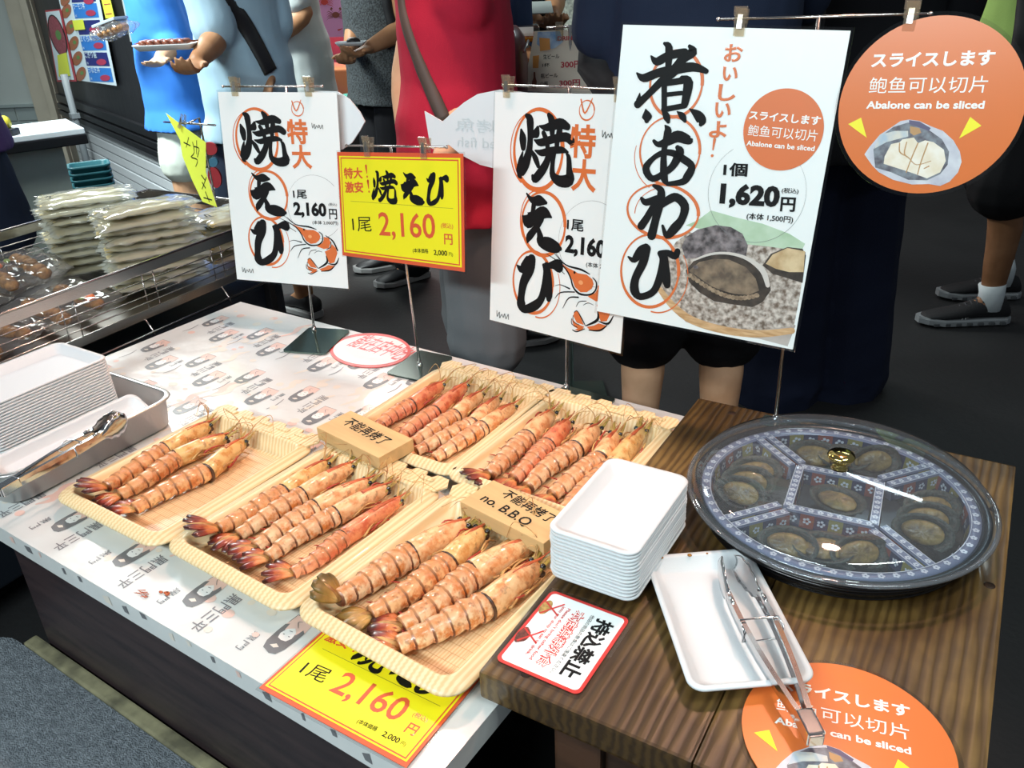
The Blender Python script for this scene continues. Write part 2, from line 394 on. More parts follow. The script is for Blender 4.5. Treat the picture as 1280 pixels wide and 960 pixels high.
    tag(o, 'white plastic sheet printed with portraits and ink lettering, over the display table', 'tablecloth')
tablecloth()

# ------------------------------------------------------------------ wooden table on the right
def wood(name, c1, c2, axis, scale=16, dist=3.5, rough=.42, coat=.25, dirt=None, bump=.25):
    if name in MATS: return MATS[name]
    m = mat(name, c1, rough, coat=coat); nt = m.node_tree; bs = nt.nodes['Principled BSDF']
    tc = nt.nodes.new('ShaderNodeTexCoord'); mp = nt.nodes.new('ShaderNodeMapping')
    sc = {'Y': (1, .12, 1), 'X': (.12, 1, 1)}[axis]; mp.inputs['Scale'].default_value = sc
    wv = nt.nodes.new('ShaderNodeTexWave'); wv.wave_type = 'BANDS'; wv.bands_direction = 'X' if axis == 'Y' else 'Y'
    wv.inputs['Scale'].default_value = scale; wv.inputs['Distortion'].default_value = dist; wv.inputs['Detail'].default_value = 3; wv.inputs['Detail Scale'].default_value = 1.6
    rp = nt.nodes.new('ShaderNodeValToRGB'); rp.color_ramp.elements[0].color = lin(c2); rp.color_ramp.elements[1].color = lin(c1)
    rp.color_ramp.elements[0].position = .12; rp.color_ramp.elements[1].position = .8
    nt.links.new(tc.outputs['Object'], mp.inputs[0]); nt.links.new(mp.outputs[0], wv.inputs['Vector']); nt.links.new(wv.outputs['Fac'], rp.inputs[0])
    out = rp.outputs[0]
    if dirt:
        nz = nt.nodes.new('ShaderNodeTexNoise'); nz.inputs['Scale'].default_value = 3.6; nz.inputs['Detail'].default_value = 5
        nt.links.new(tc.outputs['Object'], nz.inputs['Vector'])
        r2 = nt.nodes.new('ShaderNodeValToRGB'); r2.color_ramp.elements[0].position = .36; r2.color_ramp.elements[1].position = .58
        r2.color_ramp.elements[0].color = (1, 1, 1, 1); r2.color_ramp.elements[1].color = lin(dirt)
        mx = nt.nodes.new('ShaderNodeMix'); mx.data_type = 'RGBA'; mx.blend_type = 'MULTIPLY'; mx.inputs[0].default_value = .9
        nt.links.new(nz.outputs['Fac'], r2.inputs[0]); nt.links.new(out, mx.inputs[6]); nt.links.new(r2.outputs[0], mx.inputs[7]); out = mx.outputs[2]
    nt.links.new(out, bs.inputs['Base Color'])
    bp = nt.nodes.new('ShaderNodeBump'); bp.inputs['Strength'].default_value = bump*.7; bp.inputs['Distance'].default_value = .003
    nt.links.new(wv.outputs['Fac'], bp.inputs['Height']); nt.links.new(bp.outputs[0], bs.inputs['Normal'])
    return m
WT = thing('plank_table', 'rustic dark brown wooden plank table holding the abalone platter', 'table', (-.20, .88, 0), radians(3.2))
wd = wood('aged_plank', '#967843', '#6f552b', 'Y', 27, 6, .42, .25, dirt='#5f4f30')
b = MB(); T = .038
b.box((-.1175, .0, ZW-T/2), (.2385, .705, T), bev=.004); b.build('plank', wd, WT)
b = MB(); b.box((.1215, 0, ZW-T/2), (.2385, .705, T), bev=.004); b.build('plank', wd, WT)
dw = wood('dark_frame_wood', '#4a3020', '#2a1a11', 'X', 14, 4, .5, .1)
for x, y in ((-.125, -.315), (.21, -.315), (-.125, .31), (.21, .31)):
    MB().box((x, y, (ZW-T-.0005)/2), (.055, .05, ZW-T), bev=.004).build('leg', dw, WT)
for y in (-.318, .318): MB().box((.043, y, ZW-T-.04), (.28, .022, .07), bev=.003).build('apron', dw, WT)
for x in (-.128, .212): MB().box((x, 0, ZW-T-.04), (.022, .56, .07), bev=.003).build('apron', dw, WT)
for x, y in ((-.17, .325), (.05, .325), (.22, .22), (.225, .05), (-.19, -.33)):
    MB().lathe([(0.0005, .0006), (.006, .0006), (.0065, 0)], 12, c=(x, y, ZW)).build('nail_head', mat('rusty_nail', '#33241a', .6, .6), WT)
# ------------------------------------------------------------------ wood-grain food trays
def grain_mat():
    m = wood('wood_grain_foam', '#ecd6aa', '#dfbf8b', 'Y', 42, 2.2, .45, .1, bump=.0); return m
GRAIN = grain_mat(); GFLOOR = wood('straight_grain_foam', '#e8c89c', '#dcb182', 'Y', 70, .5, .42, .15, bump=.0)
def loft_tray(hw, hl, R, prof, mi=None, n=7):
    b = MB(); rs = []
    for inset, z in prof: rs.append([Vector((x, y, z)) for x, y in rrect(hw-inset, hl-inset, max(R-inset*.6, .006), n)])
    b.rings(rs, 0, True); return b
def grain_tray(label, cx, cy, rz):
    t = thing('prawn_tray', label, 'tray', (cx, cy, ZT+.0006), rz, 'wood grain prawn trays')
    hw, hl = .128, .155
    prof = [(.036, .0045), (.030, .0055), (.021, .031), (.0185, .0335), (.0150, .0335), (.0138, .0318), (.0098, .0318), (.0086, .0298), (.0046, .0298), (.0034, .0275), (.0002, .0265), (0, .0235), (.003, .0215), (.012, .020), (.030, .0)]
    loft_tray(hw, hl, .03, prof).build('tray_body', GRAIN, t)
    b = MB(); b.poly([(x, y, .0049) for x, y in rrect(hw-.037, hl-.037, .014)], 0)
    A = Art(.0052); A.mb = b
    rnd = random.Random(int(cx*1000))
    for k in range(18):                               # printed weave seams in the tray bottom
        y = -hl+.045+k*.0135
        if y < hl-.045: A.rect(-hw+.040, y, hw-.040, y+.0005, 1)
    for k in range(11):
        x = -hw+.046+k*.0165
        for q in range(7):
            y = -hl+.045+q*.027+(k % 2)*.0135
            if y < hl-.06: A.rect(x, y, x+.0005, y+.0135, 1)
    b.build('tray_bottom', [GFLOOR, mat('seam_print', '#b88656', .5)], t)
    # hinge lip on the far side with notches and stiffening bumps
    b = MB(); y0, y1 = hl-.016, hl+.020
    o = [(-hw+.012, y0), (hw-.012, y0), (hw-.002, y0+.02), (hw-.012, y1)]
    for k in range(5):
        x = hw-.025-k*(2*hw-.05)/5; wq = (2*hw-.05)/5
        o += [(x-wq*.22, y1+.001), (x-wq*.30, y1-.008), (x-wq*.62, y1-.008), (x-wq*.70, y1+.001)]
    o += [(-hw+.012, y1), (-hw+.002, y0+.02)]
    b.prism(o, .0300, .0328, 0)
    for k in range(5):
        x = -hw+.042+k*.043; b.box((x, hl+.004, .0336), (.026, .008, .004), 0, bev=.0015)
    for k in range(4):
        x = -hw+.062+k*.044; b.box((x, hl-.013, .0336), (.02, .005, .003), 0, bev=.001)
    b.build('hinge_lip', GRAIN, t)
    return t
TR = {'T1': (-1.060, .627, .012), 'T2': (-.802, .635, -.02), 'T3': (-.547, .635, -.03), 'T4': (-.818, .974, .02), 'T5': (-.578, .973, .0)}
TW = {'T1': 'wood grain foam tray of three prawns at the left, nearest the steel pan', 'T2': 'wood grain foam tray of five prawns, in the middle of the front row',
      'T3': 'wood grain foam tray of four big prawns resting on the yellow price sheet', 'T4': 'wood grain foam tray of prawns at the back, behind the first wooden notice block',
      'T5': 'wood grain foam tray of prawns at the back, behind the white foam tray stack'}
for k, (x, y, a) in TR.items(): grain_tray(TW[k], x, y, a)

# ------------------------------------------------------------------ white foam trays
def foam_mesh(hw, hl, h, name='foam_tray'):
    prof = [(.020, .0035), (.017, .004), (.0075, h-.0015), (.0055, h), (.001, h), (0, h-.0015), (.0006, h-.0035), (.0055, h-.0045), (.0185, .0)]
    return loft_tray(hw, hl, .017, prof).mesh(name, WHITE)
def tray_thing(me, label, M, group=None):
    o = bpy.data.objects.new('foam_tray', me); COL.objects.link(o); o.matrix_world = M
    return tag(o, label, 'tray', group)
fmesh = foam_mesh(.0575, .091, .018)
ORD = ['lowest', 'second', 'third', 'fourth', 'fifth', 'sixth', 'seventh', 'eighth', 'ninth', 'tenth', 'eleventh', 'twelfth', 'thirteenth', 'fourteenth', 'fifteenth', 'sixteenth', 'seventeenth', 'eighteenth', 'nineteenth']
NS = 14; rnd = random.Random(2)
for k in range(NS):
    lb = ('white foam tray on the wooden table, %s of its stack of fourteen' % ('topmost' if k == NS-1 else (ORD[k] if k == 0 else ORD[k]+' from the bottom')))
    M = Matrix.Translation((-.376+rnd.uniform(-.0006, .0006), .767+rnd.uniform(-.0006, .0006), ZW+.0006+k*.0050)) @ Matrix.Rotation(radians(3), 4, 'Z')
    tray_thing(fmesh, lb, M, 'stacked foam trays on the wooden table')
big = foam_mesh(.066, .108, .019)
M = Matrix.Translation((-.222, .716, ZW+.0008)) @ Matrix.Rotation(radians(38), 4, 'Z') @ Matrix.Rotation(radians(0), 4, 'X')
ft = tray_thing(big, 'empty white foam tray with brown sauce drops, under the tongs on the wooden table', M)
b = MB()
for (x, y, r) in ((-.045, .1015, .0024), (-.010, .1018, .003), (.012, .1025, .0015)): b.ball((x, y, .0192), r, n=6, sq=(1, 1, .35))
b.build('sauce_drops', mat('brown_sauce', '#9c6a24', .2, coat=.6), ft)

# steel pan with a second stack
PAN = thing('steel_pan', 'rectangular stainless steel pan holding white foam trays, at the left end', 'pan', (-1.395, .585, ZT+.0006), radians(2))
prof = [(.012, .003), (.006, .006), (.003, .058), (.0, .060), (-.006, .060), (-.0075, .0575), (-.006, .056), (-.0005, .0565), (.004, .005), (.012, 0)]
loft_tray(.150, .155, .035, prof).build('pan_body', mat('brushed_pan', '#d6d3d1', .36, 1.0, bump=.05, bscale=200), PAN)
fm2 = foam_mesh(.075, .115, .018)
lean = Matrix.Rotation(radians(-4), 4, 'Y') @ Matrix.Rotation(radians(5), 4, 'X')
for k in range(19):
    lb = 'white foam tray in the steel pan, %s of the tall stack' % ('topmost' if k == 18 else (ORD[k] if k == 0 else ORD[k]+' from the bottom'))
    M = Matrix.Translation((-1.425-k*.0003, .590, ZT+.017+k*.0050)) @ Matrix.Rotation(radians(2), 4, 'Z')
    tray_thing(fm2, lb, M, 'stacked foam trays in the steel pan')
M = Matrix.Translation((-1.300, .585, ZT+.024)) @ Matrix.Rotation(radians(2), 4, 'Z') @ Matrix.Rotation(radians(28), 4, 'Y')
tray_thing(foam_mesh(.040, .135, .016), 'loose white foam tray lying under the tongs inside the steel pan', M)

def tongs(label, p_head, p_hinge, z0, z1, spread=.016):
    p_head = Vector(p_head); p_hinge = Vector(p_hinge); d = (p_head-p_hinge); Ln = d.length
    y = d.normalized(); x = y.cross(Vector((0, 0, 1))).normalized(); z = x.cross(y)
    M = Matrix(((x.x, y.x, z.x, p_hinge.x), (x.y, y.y, z.y, p_hinge.y), (x.z, y.z, z.z, p_hinge.z), (0, 0, 0, 1)))
    t = thing('tongs', label, 'tongs', M=M)
    for s in (-1, 1):
        b = MB(); rs = []
        for i in range(9):                             # channel-section arm
            q = i/8; yy = q*Ln*.76; xc = s*(.004+spread*sin(q*1.9)*.9); hw = .0065+.001*sin(q*3)
            rs.append([Vector((xc-s*.003, yy, -hw)), Vector((xc+s*.0025, yy, -hw)), Vector((xc+s*.0032, yy, 0)), Vector((xc+s*.0025, yy, hw)), Vector((xc-s*.003, yy, hw)), Vector((xc-s*.003, yy, hw-.0012)), Vector((xc+s*.001, yy, hw-.002)), Vector((xc+s*.001, yy, -hw+.002)), Vector((xc-s*.003, yy, -hw+.0012))])
        b.rings(rs, 0, True, False)
        a = b.build('arm', SHINY, t)
        b = MB(); rs = []; N = 15; x_e = s*(.004+spread*sin(1.9)*.9)
        for i in range(N):                             # scalloped gripping head, spoon curved
            q = i/(N-1); yy = Ln*.74+q*Ln*.26
            hw = .0065+.013*sin(min(1, q*1.25)*pi*.62)*(1 if q < .8 else 1-.7*((q-.8)/.2)**2)+.0014*sin(q*26)
            xo = x_e*(1-.55*q*q)
            row = []
            for j in range(7):
                e = -1+2*j/6; row.append(Vector((xo+s*.004*(1-e*e), yy, hw*e)))
            for j in range(6, -1, -1):
                e = -1+2*j/6; row.append(Vector((xo+s*.004*(1-e*e)-s*.0009, yy, hw*e)))
            rs.append(row)
        b.rings(rs, 0, True); b.build('gripping_head', SHINY, t)
        b = MB(); b.ball((s*(.004+spread*.92), Ln*.70, .0045), .006, n=8, sq=(.5, 1.5, .9)); b.build('rivet_boss', SHINY, a)
    b = MB(); b.box((0, -.002, 0), (.017, .03, .0155), bev=.002); b.box((0, -.018, 0), (.014, .003, .012), bev=.001); b.build('hinge', SHINY, t)
    b = MB(); yy = Ln*.50; e = .004+spread*sin(.5/.76*1.9)*.9+.004
    b.tube([(-e, yy, -.009), (e, yy, -.009), (e, yy, .009), (e, yy+.014, .0095), (-e, yy+.014, .0095), (-e, yy, .009), (-e, yy, -.009)], .0011, 6)
    b.build('locking_ring', SHINY, t)
    return t
tongs('polished steel tongs lying across the sauce-spotted foam tray and orange disc', (-.247, .795, ZW+.024), (-.096, .607, ZW+.024), 0, 0)
tongs('steel tongs lying on foam inside the steel pan', at(155, 523, ZT+.072), at(12, 607, ZT+.064), 0, 0, .008)

# ------------------------------------------------------------------ wooden notice blocks
BW = mat('pale_block_wood', '#d9b57e', .6, var=.18, vscale=14, stretch=(.3, 3, 3), bump=.05)
def block(label, px, lines, z, hgt=.022):
    (ax, ay), (bx, by), (cx, cy), (dx, dy) = px       # TL TR BR BL of the upper face in the photograph
    q = [at(*p, z+hgt) for p in px]; c = sum(q, Vector())/4; u = ((q[1]-q[0])+(q[2]-q[3])); u.z = 0; wd_ = u.length/2; u.normalize()
    v = Vector((-u.y, u.x, 0)); hl = ((q[0]-q[3]).length+(q[1]-q[2]).length)/2
    P = Plane((c.x, c.y, z), u, v)
    t = thing('notice_block', label, 'sign', M=P.M(), group='wooden notice blocks among the prawn trays')
    MB().box((0, 0, hgt/2), (wd_, hl, hgt), bev=.0012).build('block', BW, t)
    A = Art(hgt+.0005)
    for s, x0, y0, x1, y1, h in lines: A.text(s, (x0*wd_, y0*hl), (x1*wd_, y1*hl), h*hl, bold=.012)
    A.build('ink_lettering', INK, t)
    return P, wd_, hl
block('pale wooden block reading one line of Chinese handwriting, on the left back tray', [(438, 514), (515, 547), (475, 574), (396, 533)], [('不能再烤了', -.36, -.05, .34, -.14, .36)], ZT+.0345)
block('greenish wooden block with two handwritten lines ending in B.B.Q, beside the white trays', [(615, 598), (716, 648), (684, 680), (577, 629)], [('不能再烤了', -.28, .15, .36, .04, .30), ('no. B.B.Q', -.38, -.26, .22, -.36, .30)], ZT+.0345)

# ------------------------------------------------------------------ abalone platter
PC = Vector((-.172, .985, ZW+.0006)); PL = thing('party_platter', 'round black party platter with clear domed lid and gold knob, holding abalone', 'platter', PC, radians(8))
BLK = mat('glossy_black_plastic', '#0e0e10', .25, coat=.3)
b = MB(); b.lathe([(0.001, 0), (.160, 0), (.166, .002), (.1705, .010), (.1752, .028), (.1765, .029), (.180, .034), (.1815, .035), (.183, .038), (.184, .0385), (.1815, .0395), (.176, .0385), (.172, .034), (.166, .016), (.001, .013)], 96)
b.build('platter_base', BLK, PL)
b = MB()
for k in range(5): b.lathe([(.1665+k*.0019, .003+k*.005), (.1690+k*.0019, .0048+k*.005), (.1676+k*.0019, .0062+k*.005)], 96)
b.build('ribbed_side', BLK, PL)
# dividers with blossom border print: outer ring, inner square-ish cell, four pairs of radial walls
CREAM = mat('hazed_blossom_border', '#7c8098', .4, coat=.3); PALE = mat('pale_print', '#dcdce2', .4, coat=.3); NAVY = mat('navy_panel', '#2a3050', .4, coat=.3)  # border tone lightened to carry the grey haze of lid reflections
REDP = mat('red_panel', '#8a4238', .4, coat=.3); OLIVE = mat('olive_panel', '#8d8146', .4, coat=.3)
DARKC = mat('dark_cell_plastic', '#26282c', .3, coat=.3)
RI, RO, ZR = .160, .172, .0375
def blossom(A, x, y, r, mi, dh):
    for k in range(5): A.disc((x+r*.62*cos(2*pi*k/5+.3), y+r*.62*sin(2*pi*k/5+.3)), r*.42, mi=mi, n=8, dh=dh)
b = MB(); b.lathe([(RO, .030), (RO, ZR), (RI, ZR), (RI-.004, .014)], 96); 
A = Art(ZR+.0004); A.mb = b
for k in range(60):
    a = 2*pi*k/60; blossom(A, (RI+RO)/2*cos(a), (RI+RO)/2*sin(a), .0042, 1, .0)
A.ring((0, 0), RI+.0008, RI+.0008, .0012, 1, n=90); 
b.build('border_ring', [CREAM, PALE], PL)
# corners of the centre cell, in the platter's own axes
cq = [(.052, .052), (-.052, .052), (-.052, -.052), (.052, -.052)]
def wall_strip(name, p, q, wd_, parent, z0=.014, panels=True):
    p = Vector((*p, 0)); q = Vector((*q, 0)); d = (q-p); L_ = d.length; d.normalize(); e = Vector((-d.y, d.x, 0))
    b = MB(); b.rings([[p+e*(wd_/2+.002)+Vector((0, 0, z0)), p+e*wd_/2+Vector((0, 0, ZR)), p-e*wd_/2+Vector((0, 0, ZR)), p-e*(wd_/2+.002)+Vector((0, 0, z0))], [q+e*(wd_/2+.002)+Vector((0, 0, z0)), q+e*wd_/2+Vector((0, 0, ZR)), q-e*wd_/2+Vector((0, 0, ZR)), q-e*(wd_/2+.002)+Vector((0, 0, z0))]], 0, True, False)
    A = Art(ZR+.0004); A.mb = b; n = max(2, int(L_/.0115))
    for k in range(n):
        c = p+d*(L_*(k+.5)/n); blossom(A, c.x, c.y, wd_*.36, 1, 0)
    for s_ in (-1, 1):
        a_ = p+e*(s_*(wd_/2-.0006)); c_ = q+e*(s_*(wd_/2-.0006)); A.stroke([(a_.x, a_.y, .0010), (c_.x, c_.y, .0010)], 1, k=1)
    cols = [2, 3, 2, 4]                                   # patchwork on both side faces
    m = max(2, int(L_/.016))
    for s_ in (-1, 1):
        for k in range(m):
            a_ = p+d*(L_*k/m)+e*(s_*(wd_/2+.0024)); c_ = p+d*(L_*(k+1)/m)+e*(s_*(wd_/2+.0024)); up = Vector((0, 0, ZR-.003)); lo = Vector((0, 0, z0+.001)); inn = e*(-s_*.0018)
            b.add([a_+lo, c_+lo, c_+up+inn, a_+up+inn], [(0, 1, 2, 3) if s_ < 0 else (3, 2, 1, 0)], cols[(k+(s_ > 0)) % 4], False)
            mid = (a_+c_)/2+Vector((0, 0, (ZR+z0)/2))+inn/2+e*(s_*.0006)
            for h in range(5):
                cc = mid+d*(.0035*cos(2*pi*h/5))+Vector((0, 0, .0035*sin(2*pi*h/5)))
                b.poly([cc+d*(.002*cos(2*pi*g/6))+Vector((0, 0, .002*sin(2*pi*g/6))) for g in range(6)], 1)
    return b.build(name, [CREAM, PALE, NAVY, REDP, OLIVE], parent)
for k in range(4): wall_strip('centre_divider', cq[k], cq[(k+1) % 4], .011, PL)
for k in range(4):
    a = pi/4+pi/2*k
    for s_ in (-1, 1):
        off = Vector((-sin(a), cos(a)))*(.0085*s_); p = Vector((cos(a), sin(a)))*.080+off; q = Vector((cos(a), sin(a)))*.160+off
        wall_strip('spoke_divider', p, q, .010, PL)
b = MB(); ncell = 96; pal = [1, 2, 1, 3]
for k in range(48):                                       # patchwork band inside the outer ring
    a0, a1 = 2*pi*k/48, 2*pi*(k+1)/48
    b.add([((RI-.0045)*cos(a0), (RI-.0045)*sin(a0), .0145), ((RI-.0045)*cos(a1), (RI-.0045)*sin(a1), .0145), ((RI-.0012)*cos(a1), (RI-.0012)*sin(a1), ZR-.003), ((RI-.0012)*cos(a0), (RI-.0012)*sin(a0), ZR-.003)], [(0, 1, 2, 3)], pal[k % 4], False)
    am = (a0+a1)/2; rr = RI-.0036
    for h in range(5):
        cx_, cz_ = .0042*cos(2*pi*h/5), .026+.0042*sin(2*pi*h/5)
        c = Vector((rr*cos(am)-cx_*sin(am), rr*sin(am)+cx_*cos(am), cz_))
        b.poly([c+Vector((-.0024*cos(2*pi*g/6)*sin(am), .0024*cos(2*pi*g/6)*cos(am), .0024*sin(2*pi*g/6)))-Vector((cos(am), sin(am), 0))*.0006 for g in range(6)], 4)
b.lathe([(.001, .0146), (RI-.0045, .0146)], 64, 0)
b.build('patchwork_liner', [DARKC, NAVY, REDP, OLIVE, PALE], PL)
# lid
LID = film('clear_lid', (225, 235, 242), .95, .035, 1.5, haze=.085)  # milky share of the film imitates the haze of reflections on the lid
b = MB(); b.lathe([(.1865, .0395), (.190, .0405), (.1905, .043), (.187, .0445), (.1845, .047), (.1835, .052), (.178, .060), (.165, .0655), (.12, .0715), (.07, .0755), (.012, .0775)], 128)
ld = b.build('lid', LID, PL); tag(ld, 'clear plastic domed lid')
b = MB(); b.lathe([(.1895, .0392), (.1925, .041), (.1925, .0432), (.1895, .0448), (.1870, .0435), (.187, .041), (.1895, .0392)], 128)
b.build('lid_rim', film('lid_rim_plastic', (235, 240, 245), .8, .05, 1.8, haze=.12), ld)
b = MB(); b.lathe([(.0005, .0772), (.011, .0775), (.0095, .0815), (.008, .085), (.012, .089), (.0165, .093), (.0175, .0965), (.0155, .0995), (.009, .1015), (.0005, .1022)], 40)
b.build('knob', mat('gold_plating', '#d8c27a', .12, 1.0), ld)

def abalone(label, x, y, z, s, rz, tilt):
    M = PL.matrix_basis @ Matrix.Translation((x, y, z)) @ Matrix.Rotation(rz, 4, 'Z') @ Matrix.Rotation(tilt, 4, 'X')
    M = Matrix.Translation(PC) @ Matrix.Rotation(radians(8), 4, 'Z') @ Matrix.Translation((x, y, z)) @ Matrix.Rotation(rz, 4, 'Z') @ Matrix.Rotation(tilt, 4, 'X')
    t = thing('abalone', label, 'abalone', M=M, group='cooked abalone in the party platter')
    b = MB(); rs = []
    for i in range(7):                                    # shell: a shallow ear-shaped bowl
        q = i/6; r = s*(.12+.88*q**.6); rs.append([Vector((r*1.25*cos(a), r*.78*sin(a)*(1+.12*cos(a)), s*(.5*q*q-.32)+.03*s*sin(5*a+q*4))) for a in [2*pi*k/28 for k in range(28)]])
    for i in range(5, -1, -1):
        q = i/6; r = s*(.10+.82*q**.6); rs.append([Vector((r*1.22*cos(a), r*.76*sin(a)*(1+.12*cos(a)), s*(.48*q*q-.24))) for a in [2*pi*k/28 for k in range(28)]])
    b.rings(rs); b.build('shell', mat('abalone_shell', '#4d5247', .5, col2='#23241f', vscale=70, bump=.5, bscale=160), t)
    b = MB(); rs = []
    for i in range(6):
        q = i/5; r = s*(.78*cos(q*1.45)); rs.append([Vector((r*1.1*cos(a), r*.66*sin(a)*(1+.1*cos(a)), s*(.02+.20*sin(q*1.5))+.02*s*sin(9*a))) for a in [2*pi*k/24 for k in range(24)]])
    b.rings(rs); b.build('meat', mat('abalone_meat', '#94783f', .42, col2='#5f4a2c', vscale=70, coat=.15, bump=.3, bscale=120), t)
    b = MB(); rs = []
    for i in range(3):
        rs.append([Vector((s*(.90+.10*i+.05*sin(17*a))*1.1*cos(a), s*(.90+.10*i+.05*sin(17*a))*.68*sin(a), s*(.05+.10*(i == 1)))) for a in [2*pi*k/40 for k in range(40)]])
    b.rings(rs, cap=False); b.build('frilled_mantle', mat('abalone_mantle', '#3a342a', .45, bump=.4, bscale=300), t)
cells = {'right': (.112, 0), 'left': (-.112, 0), 'back': (0, .112), 'front': (0, -.112)}
W3 = ['nearest', 'middle', 'farthest']
for nm, (cx, cy) in cells.items():
    for k in range(3):
        ox, oy = ((0.004*(k-1), (k-1)*.030) if cx else ((k-1)*.040, .008*(k-1)))
        wrd = {'right': ['nearest', 'middle', 'farthest'], 'left': ['nearest', 'middle', 'farthest'], 'back': ['left', 'middle', 'right'], 'front': ['left', 'middle', 'right']}[nm][k]
        abalone('cooked abalone in its shell, %s of three in the %s compartment of the platter' % (wrd, nm), cx+ox, cy+oy, .0275, .0295, (.1 if cx else .25)+.25*(k-1), (1.0, .9, .55)[k] if cx else (.7, .35, .9)[k])
abalone('single cooked abalone in the middle compartment below the gold knob', .004, .0, .0265, .030, -.3, .25)
# ------------------------------------------------------------------ grilled prawns
def shell_mat(name, hi, lo, seam, stripes=True, char=.5):
    m = mat(name, hi, .32, coat=.4, spec=.5); nt = m.node_tree; bs = nt.nodes['Principled BSDF']
    tc = nt.nodes.new('ShaderNodeTexCoord'); uv = nt.nodes.new('ShaderNodeUVMap'); uv.uv_map = 'uv'
    n1 = nt.nodes.new('ShaderNodeTexNoise'); n1.inputs['Scale'].default_value = 75; n1.inputs['Detail'].default_value = 5; n1.inputs['Roughness'].default_value = .6
    nt.links.new(tc.outputs['Object'], n1.inputs['Vector'])
    r1 = nt.nodes.new('ShaderNodeValToRGB'); E = r1.color_ramp.elements
    E[0].position = .38; E[0].color = lin(lo); E[1].position = .56; E[1].color = lin(hi)
    nt.links.new(n1.outputs['Fac'], r1.inputs[0]); out = r1.outputs[0]
    sp = nt.nodes.new('ShaderNodeSeparateXYZ'); nt.links.new(uv.outputs[0], sp.inputs[0])
    def mixin(fac, col, out, blend='MIX'):
        mx = nt.nodes.new('ShaderNodeMix'); mx.data_type = 'RGBA'; mx.blend_type = blend
        nt.links.new(fac, mx.inputs[0]); nt.links.new(out, mx.inputs[6]); mx.inputs[7].default_value = lin(col); return mx.outputs[2]
    def ramp(src, *st):
        r = nt.nodes.new('ShaderNodeValToRGB'); e = r.color_ramp.elements
        while len(e) < len(st): e.new(.5)
        for k, (p, v) in enumerate(st): e[k].position = p; e[k].color = (v, v, v, 1)
        nt.links.new(src, r.inputs[0]); return r.outputs[0]
    if stripes:
        n3 = nt.nodes.new('ShaderNodeTexNoise'); n3.inputs['Scale'].default_value = 120; nt.links.new(tc.outputs['Object'], n3.inputs['Vector'])
        ad = nt.nodes.new('ShaderNodeMath'); ad.operation = 'MULTIPLY_ADD'; ad.inputs[1].default_value = .12; nt.links.new(n3.outputs['Fac'], ad.inputs[0]); nt.links.new(sp.outputs[0], ad.inputs[2])
        fr = nt.nodes.new('ShaderNodeMath'); fr.operation = 'FRACT'; nt.links.new(ad.outputs[0], fr.inputs[0])
        out = mixin(ramp(fr.outputs[0], (0, .0), (.55, .0), (.88, .34), (1., .45)), '#d9703c', out)
        out = mixin(ramp(fr.outputs[0], (0, 1.), (.09, .95), (.15, .0), (1., .0)), seam, out)
    out = mixin(ramp(sp.outputs[1], (0, .0), (.30, .0), (.5, .85), (.7, .0)), '#c98a5a', out) if stripes else out
    n2 = nt.nodes.new('ShaderNodeTexNoise'); n2.inputs['Scale'].default_value = 95; n2.inputs['Detail'].default_value = 6; nt.links.new(tc.outputs['Object'], n2.inputs['Vector'])
    out = mixin(ramp(n2.outputs['Fac'], (0, 0), (.58, 0), (.67, char), (1, char)), '#6b3218', out)
    nt.links.new(out, bs.inputs['Base Color'])
    bp = nt.nodes.new('ShaderNodeBump'); bp.inputs['Strength'].default_value = .45; bp.inputs['Distance'].default_value = .003; nt.links.new(n2.outputs['Fac'], bp.inputs['Height']); nt.links.new(bp.outputs[0], bs.inputs['Normal'])
    return m
SH = [shell_mat('prawn_shell_peach', '#f9dcb0', '#d5823f', '#5e2a18'), shell_mat('prawn_shell_orange', '#f4c58c', '#cc7234', '#5a2615'), shell_mat('prawn_shell_red', '#eba886', '#cc5f40', '#6c2016', char=.6)]
HD = [shell_mat('prawn_head_peach', '#f0c08c', '#d98e56', '#000000', False, .45), shell_mat('prawn_head_ochre', '#e8bf7e', '#d2904a', '#000000', False, .5), shell_mat('prawn_head_red', '#e28e62', '#c95c3a', '#000000', False, .5)]
def fan_mat(name, cols):
    m = mat(name, cols[0], .38, coat=.3); nt = m.node_tree; uv = nt.nodes.new('ShaderNodeUVMap'); uv.uv_map = 'uv'; sp = nt.nodes.new('ShaderNodeSeparateXYZ'); nt.links.new(uv.outputs[0], sp.inputs[0])
    tc = nt.nodes.new('ShaderNodeTexCoord'); n = nt.nodes.new('ShaderNodeTexNoise'); n.inputs['Scale'].default_value = 90; nt.links.new(tc.outputs['Object'], n.inputs['Vector'])
    ad = nt.nodes.new('ShaderNodeMath'); ad.operation = 'MULTIPLY_ADD'; ad.inputs[1].default_value = .4; nt.links.new(n.outputs['Fac'], ad.inputs[0]); nt.links.new(sp.outputs[0], ad.inputs[2])
    r = nt.nodes.new('ShaderNodeValToRGB'); e = r.color_ramp.elements
    for k in range(len(cols)-2): e.new(.5)
    for k, c in enumerate(cols): e[k].position = .26+.66*k/(len(cols)-1); e[k].color = lin(c)
    nt.links.new(ad.outputs[0], r.inputs[0]); nt.links.new(r.outputs[0], nt.nodes['Principled BSDF'].inputs['Base Color']); return m
TAILM = fan_mat('prawn_tail_fan', ['#e3a468', '#d17a44', '#8a2f1e', '#3a1611']); TAILO = fan_mat('prawn_tail_ochre', ['#d9b06a', '#b98c46', '#8a6a2c', '#5c4a20'])
DARKM = mat('prawn_dark_mouthparts', '#5a3420', .4, col2='#2c1a10', vscale=120, coat=.4); EYEM = mat('prawn_eye', '#0a0908', .12, coat=1)
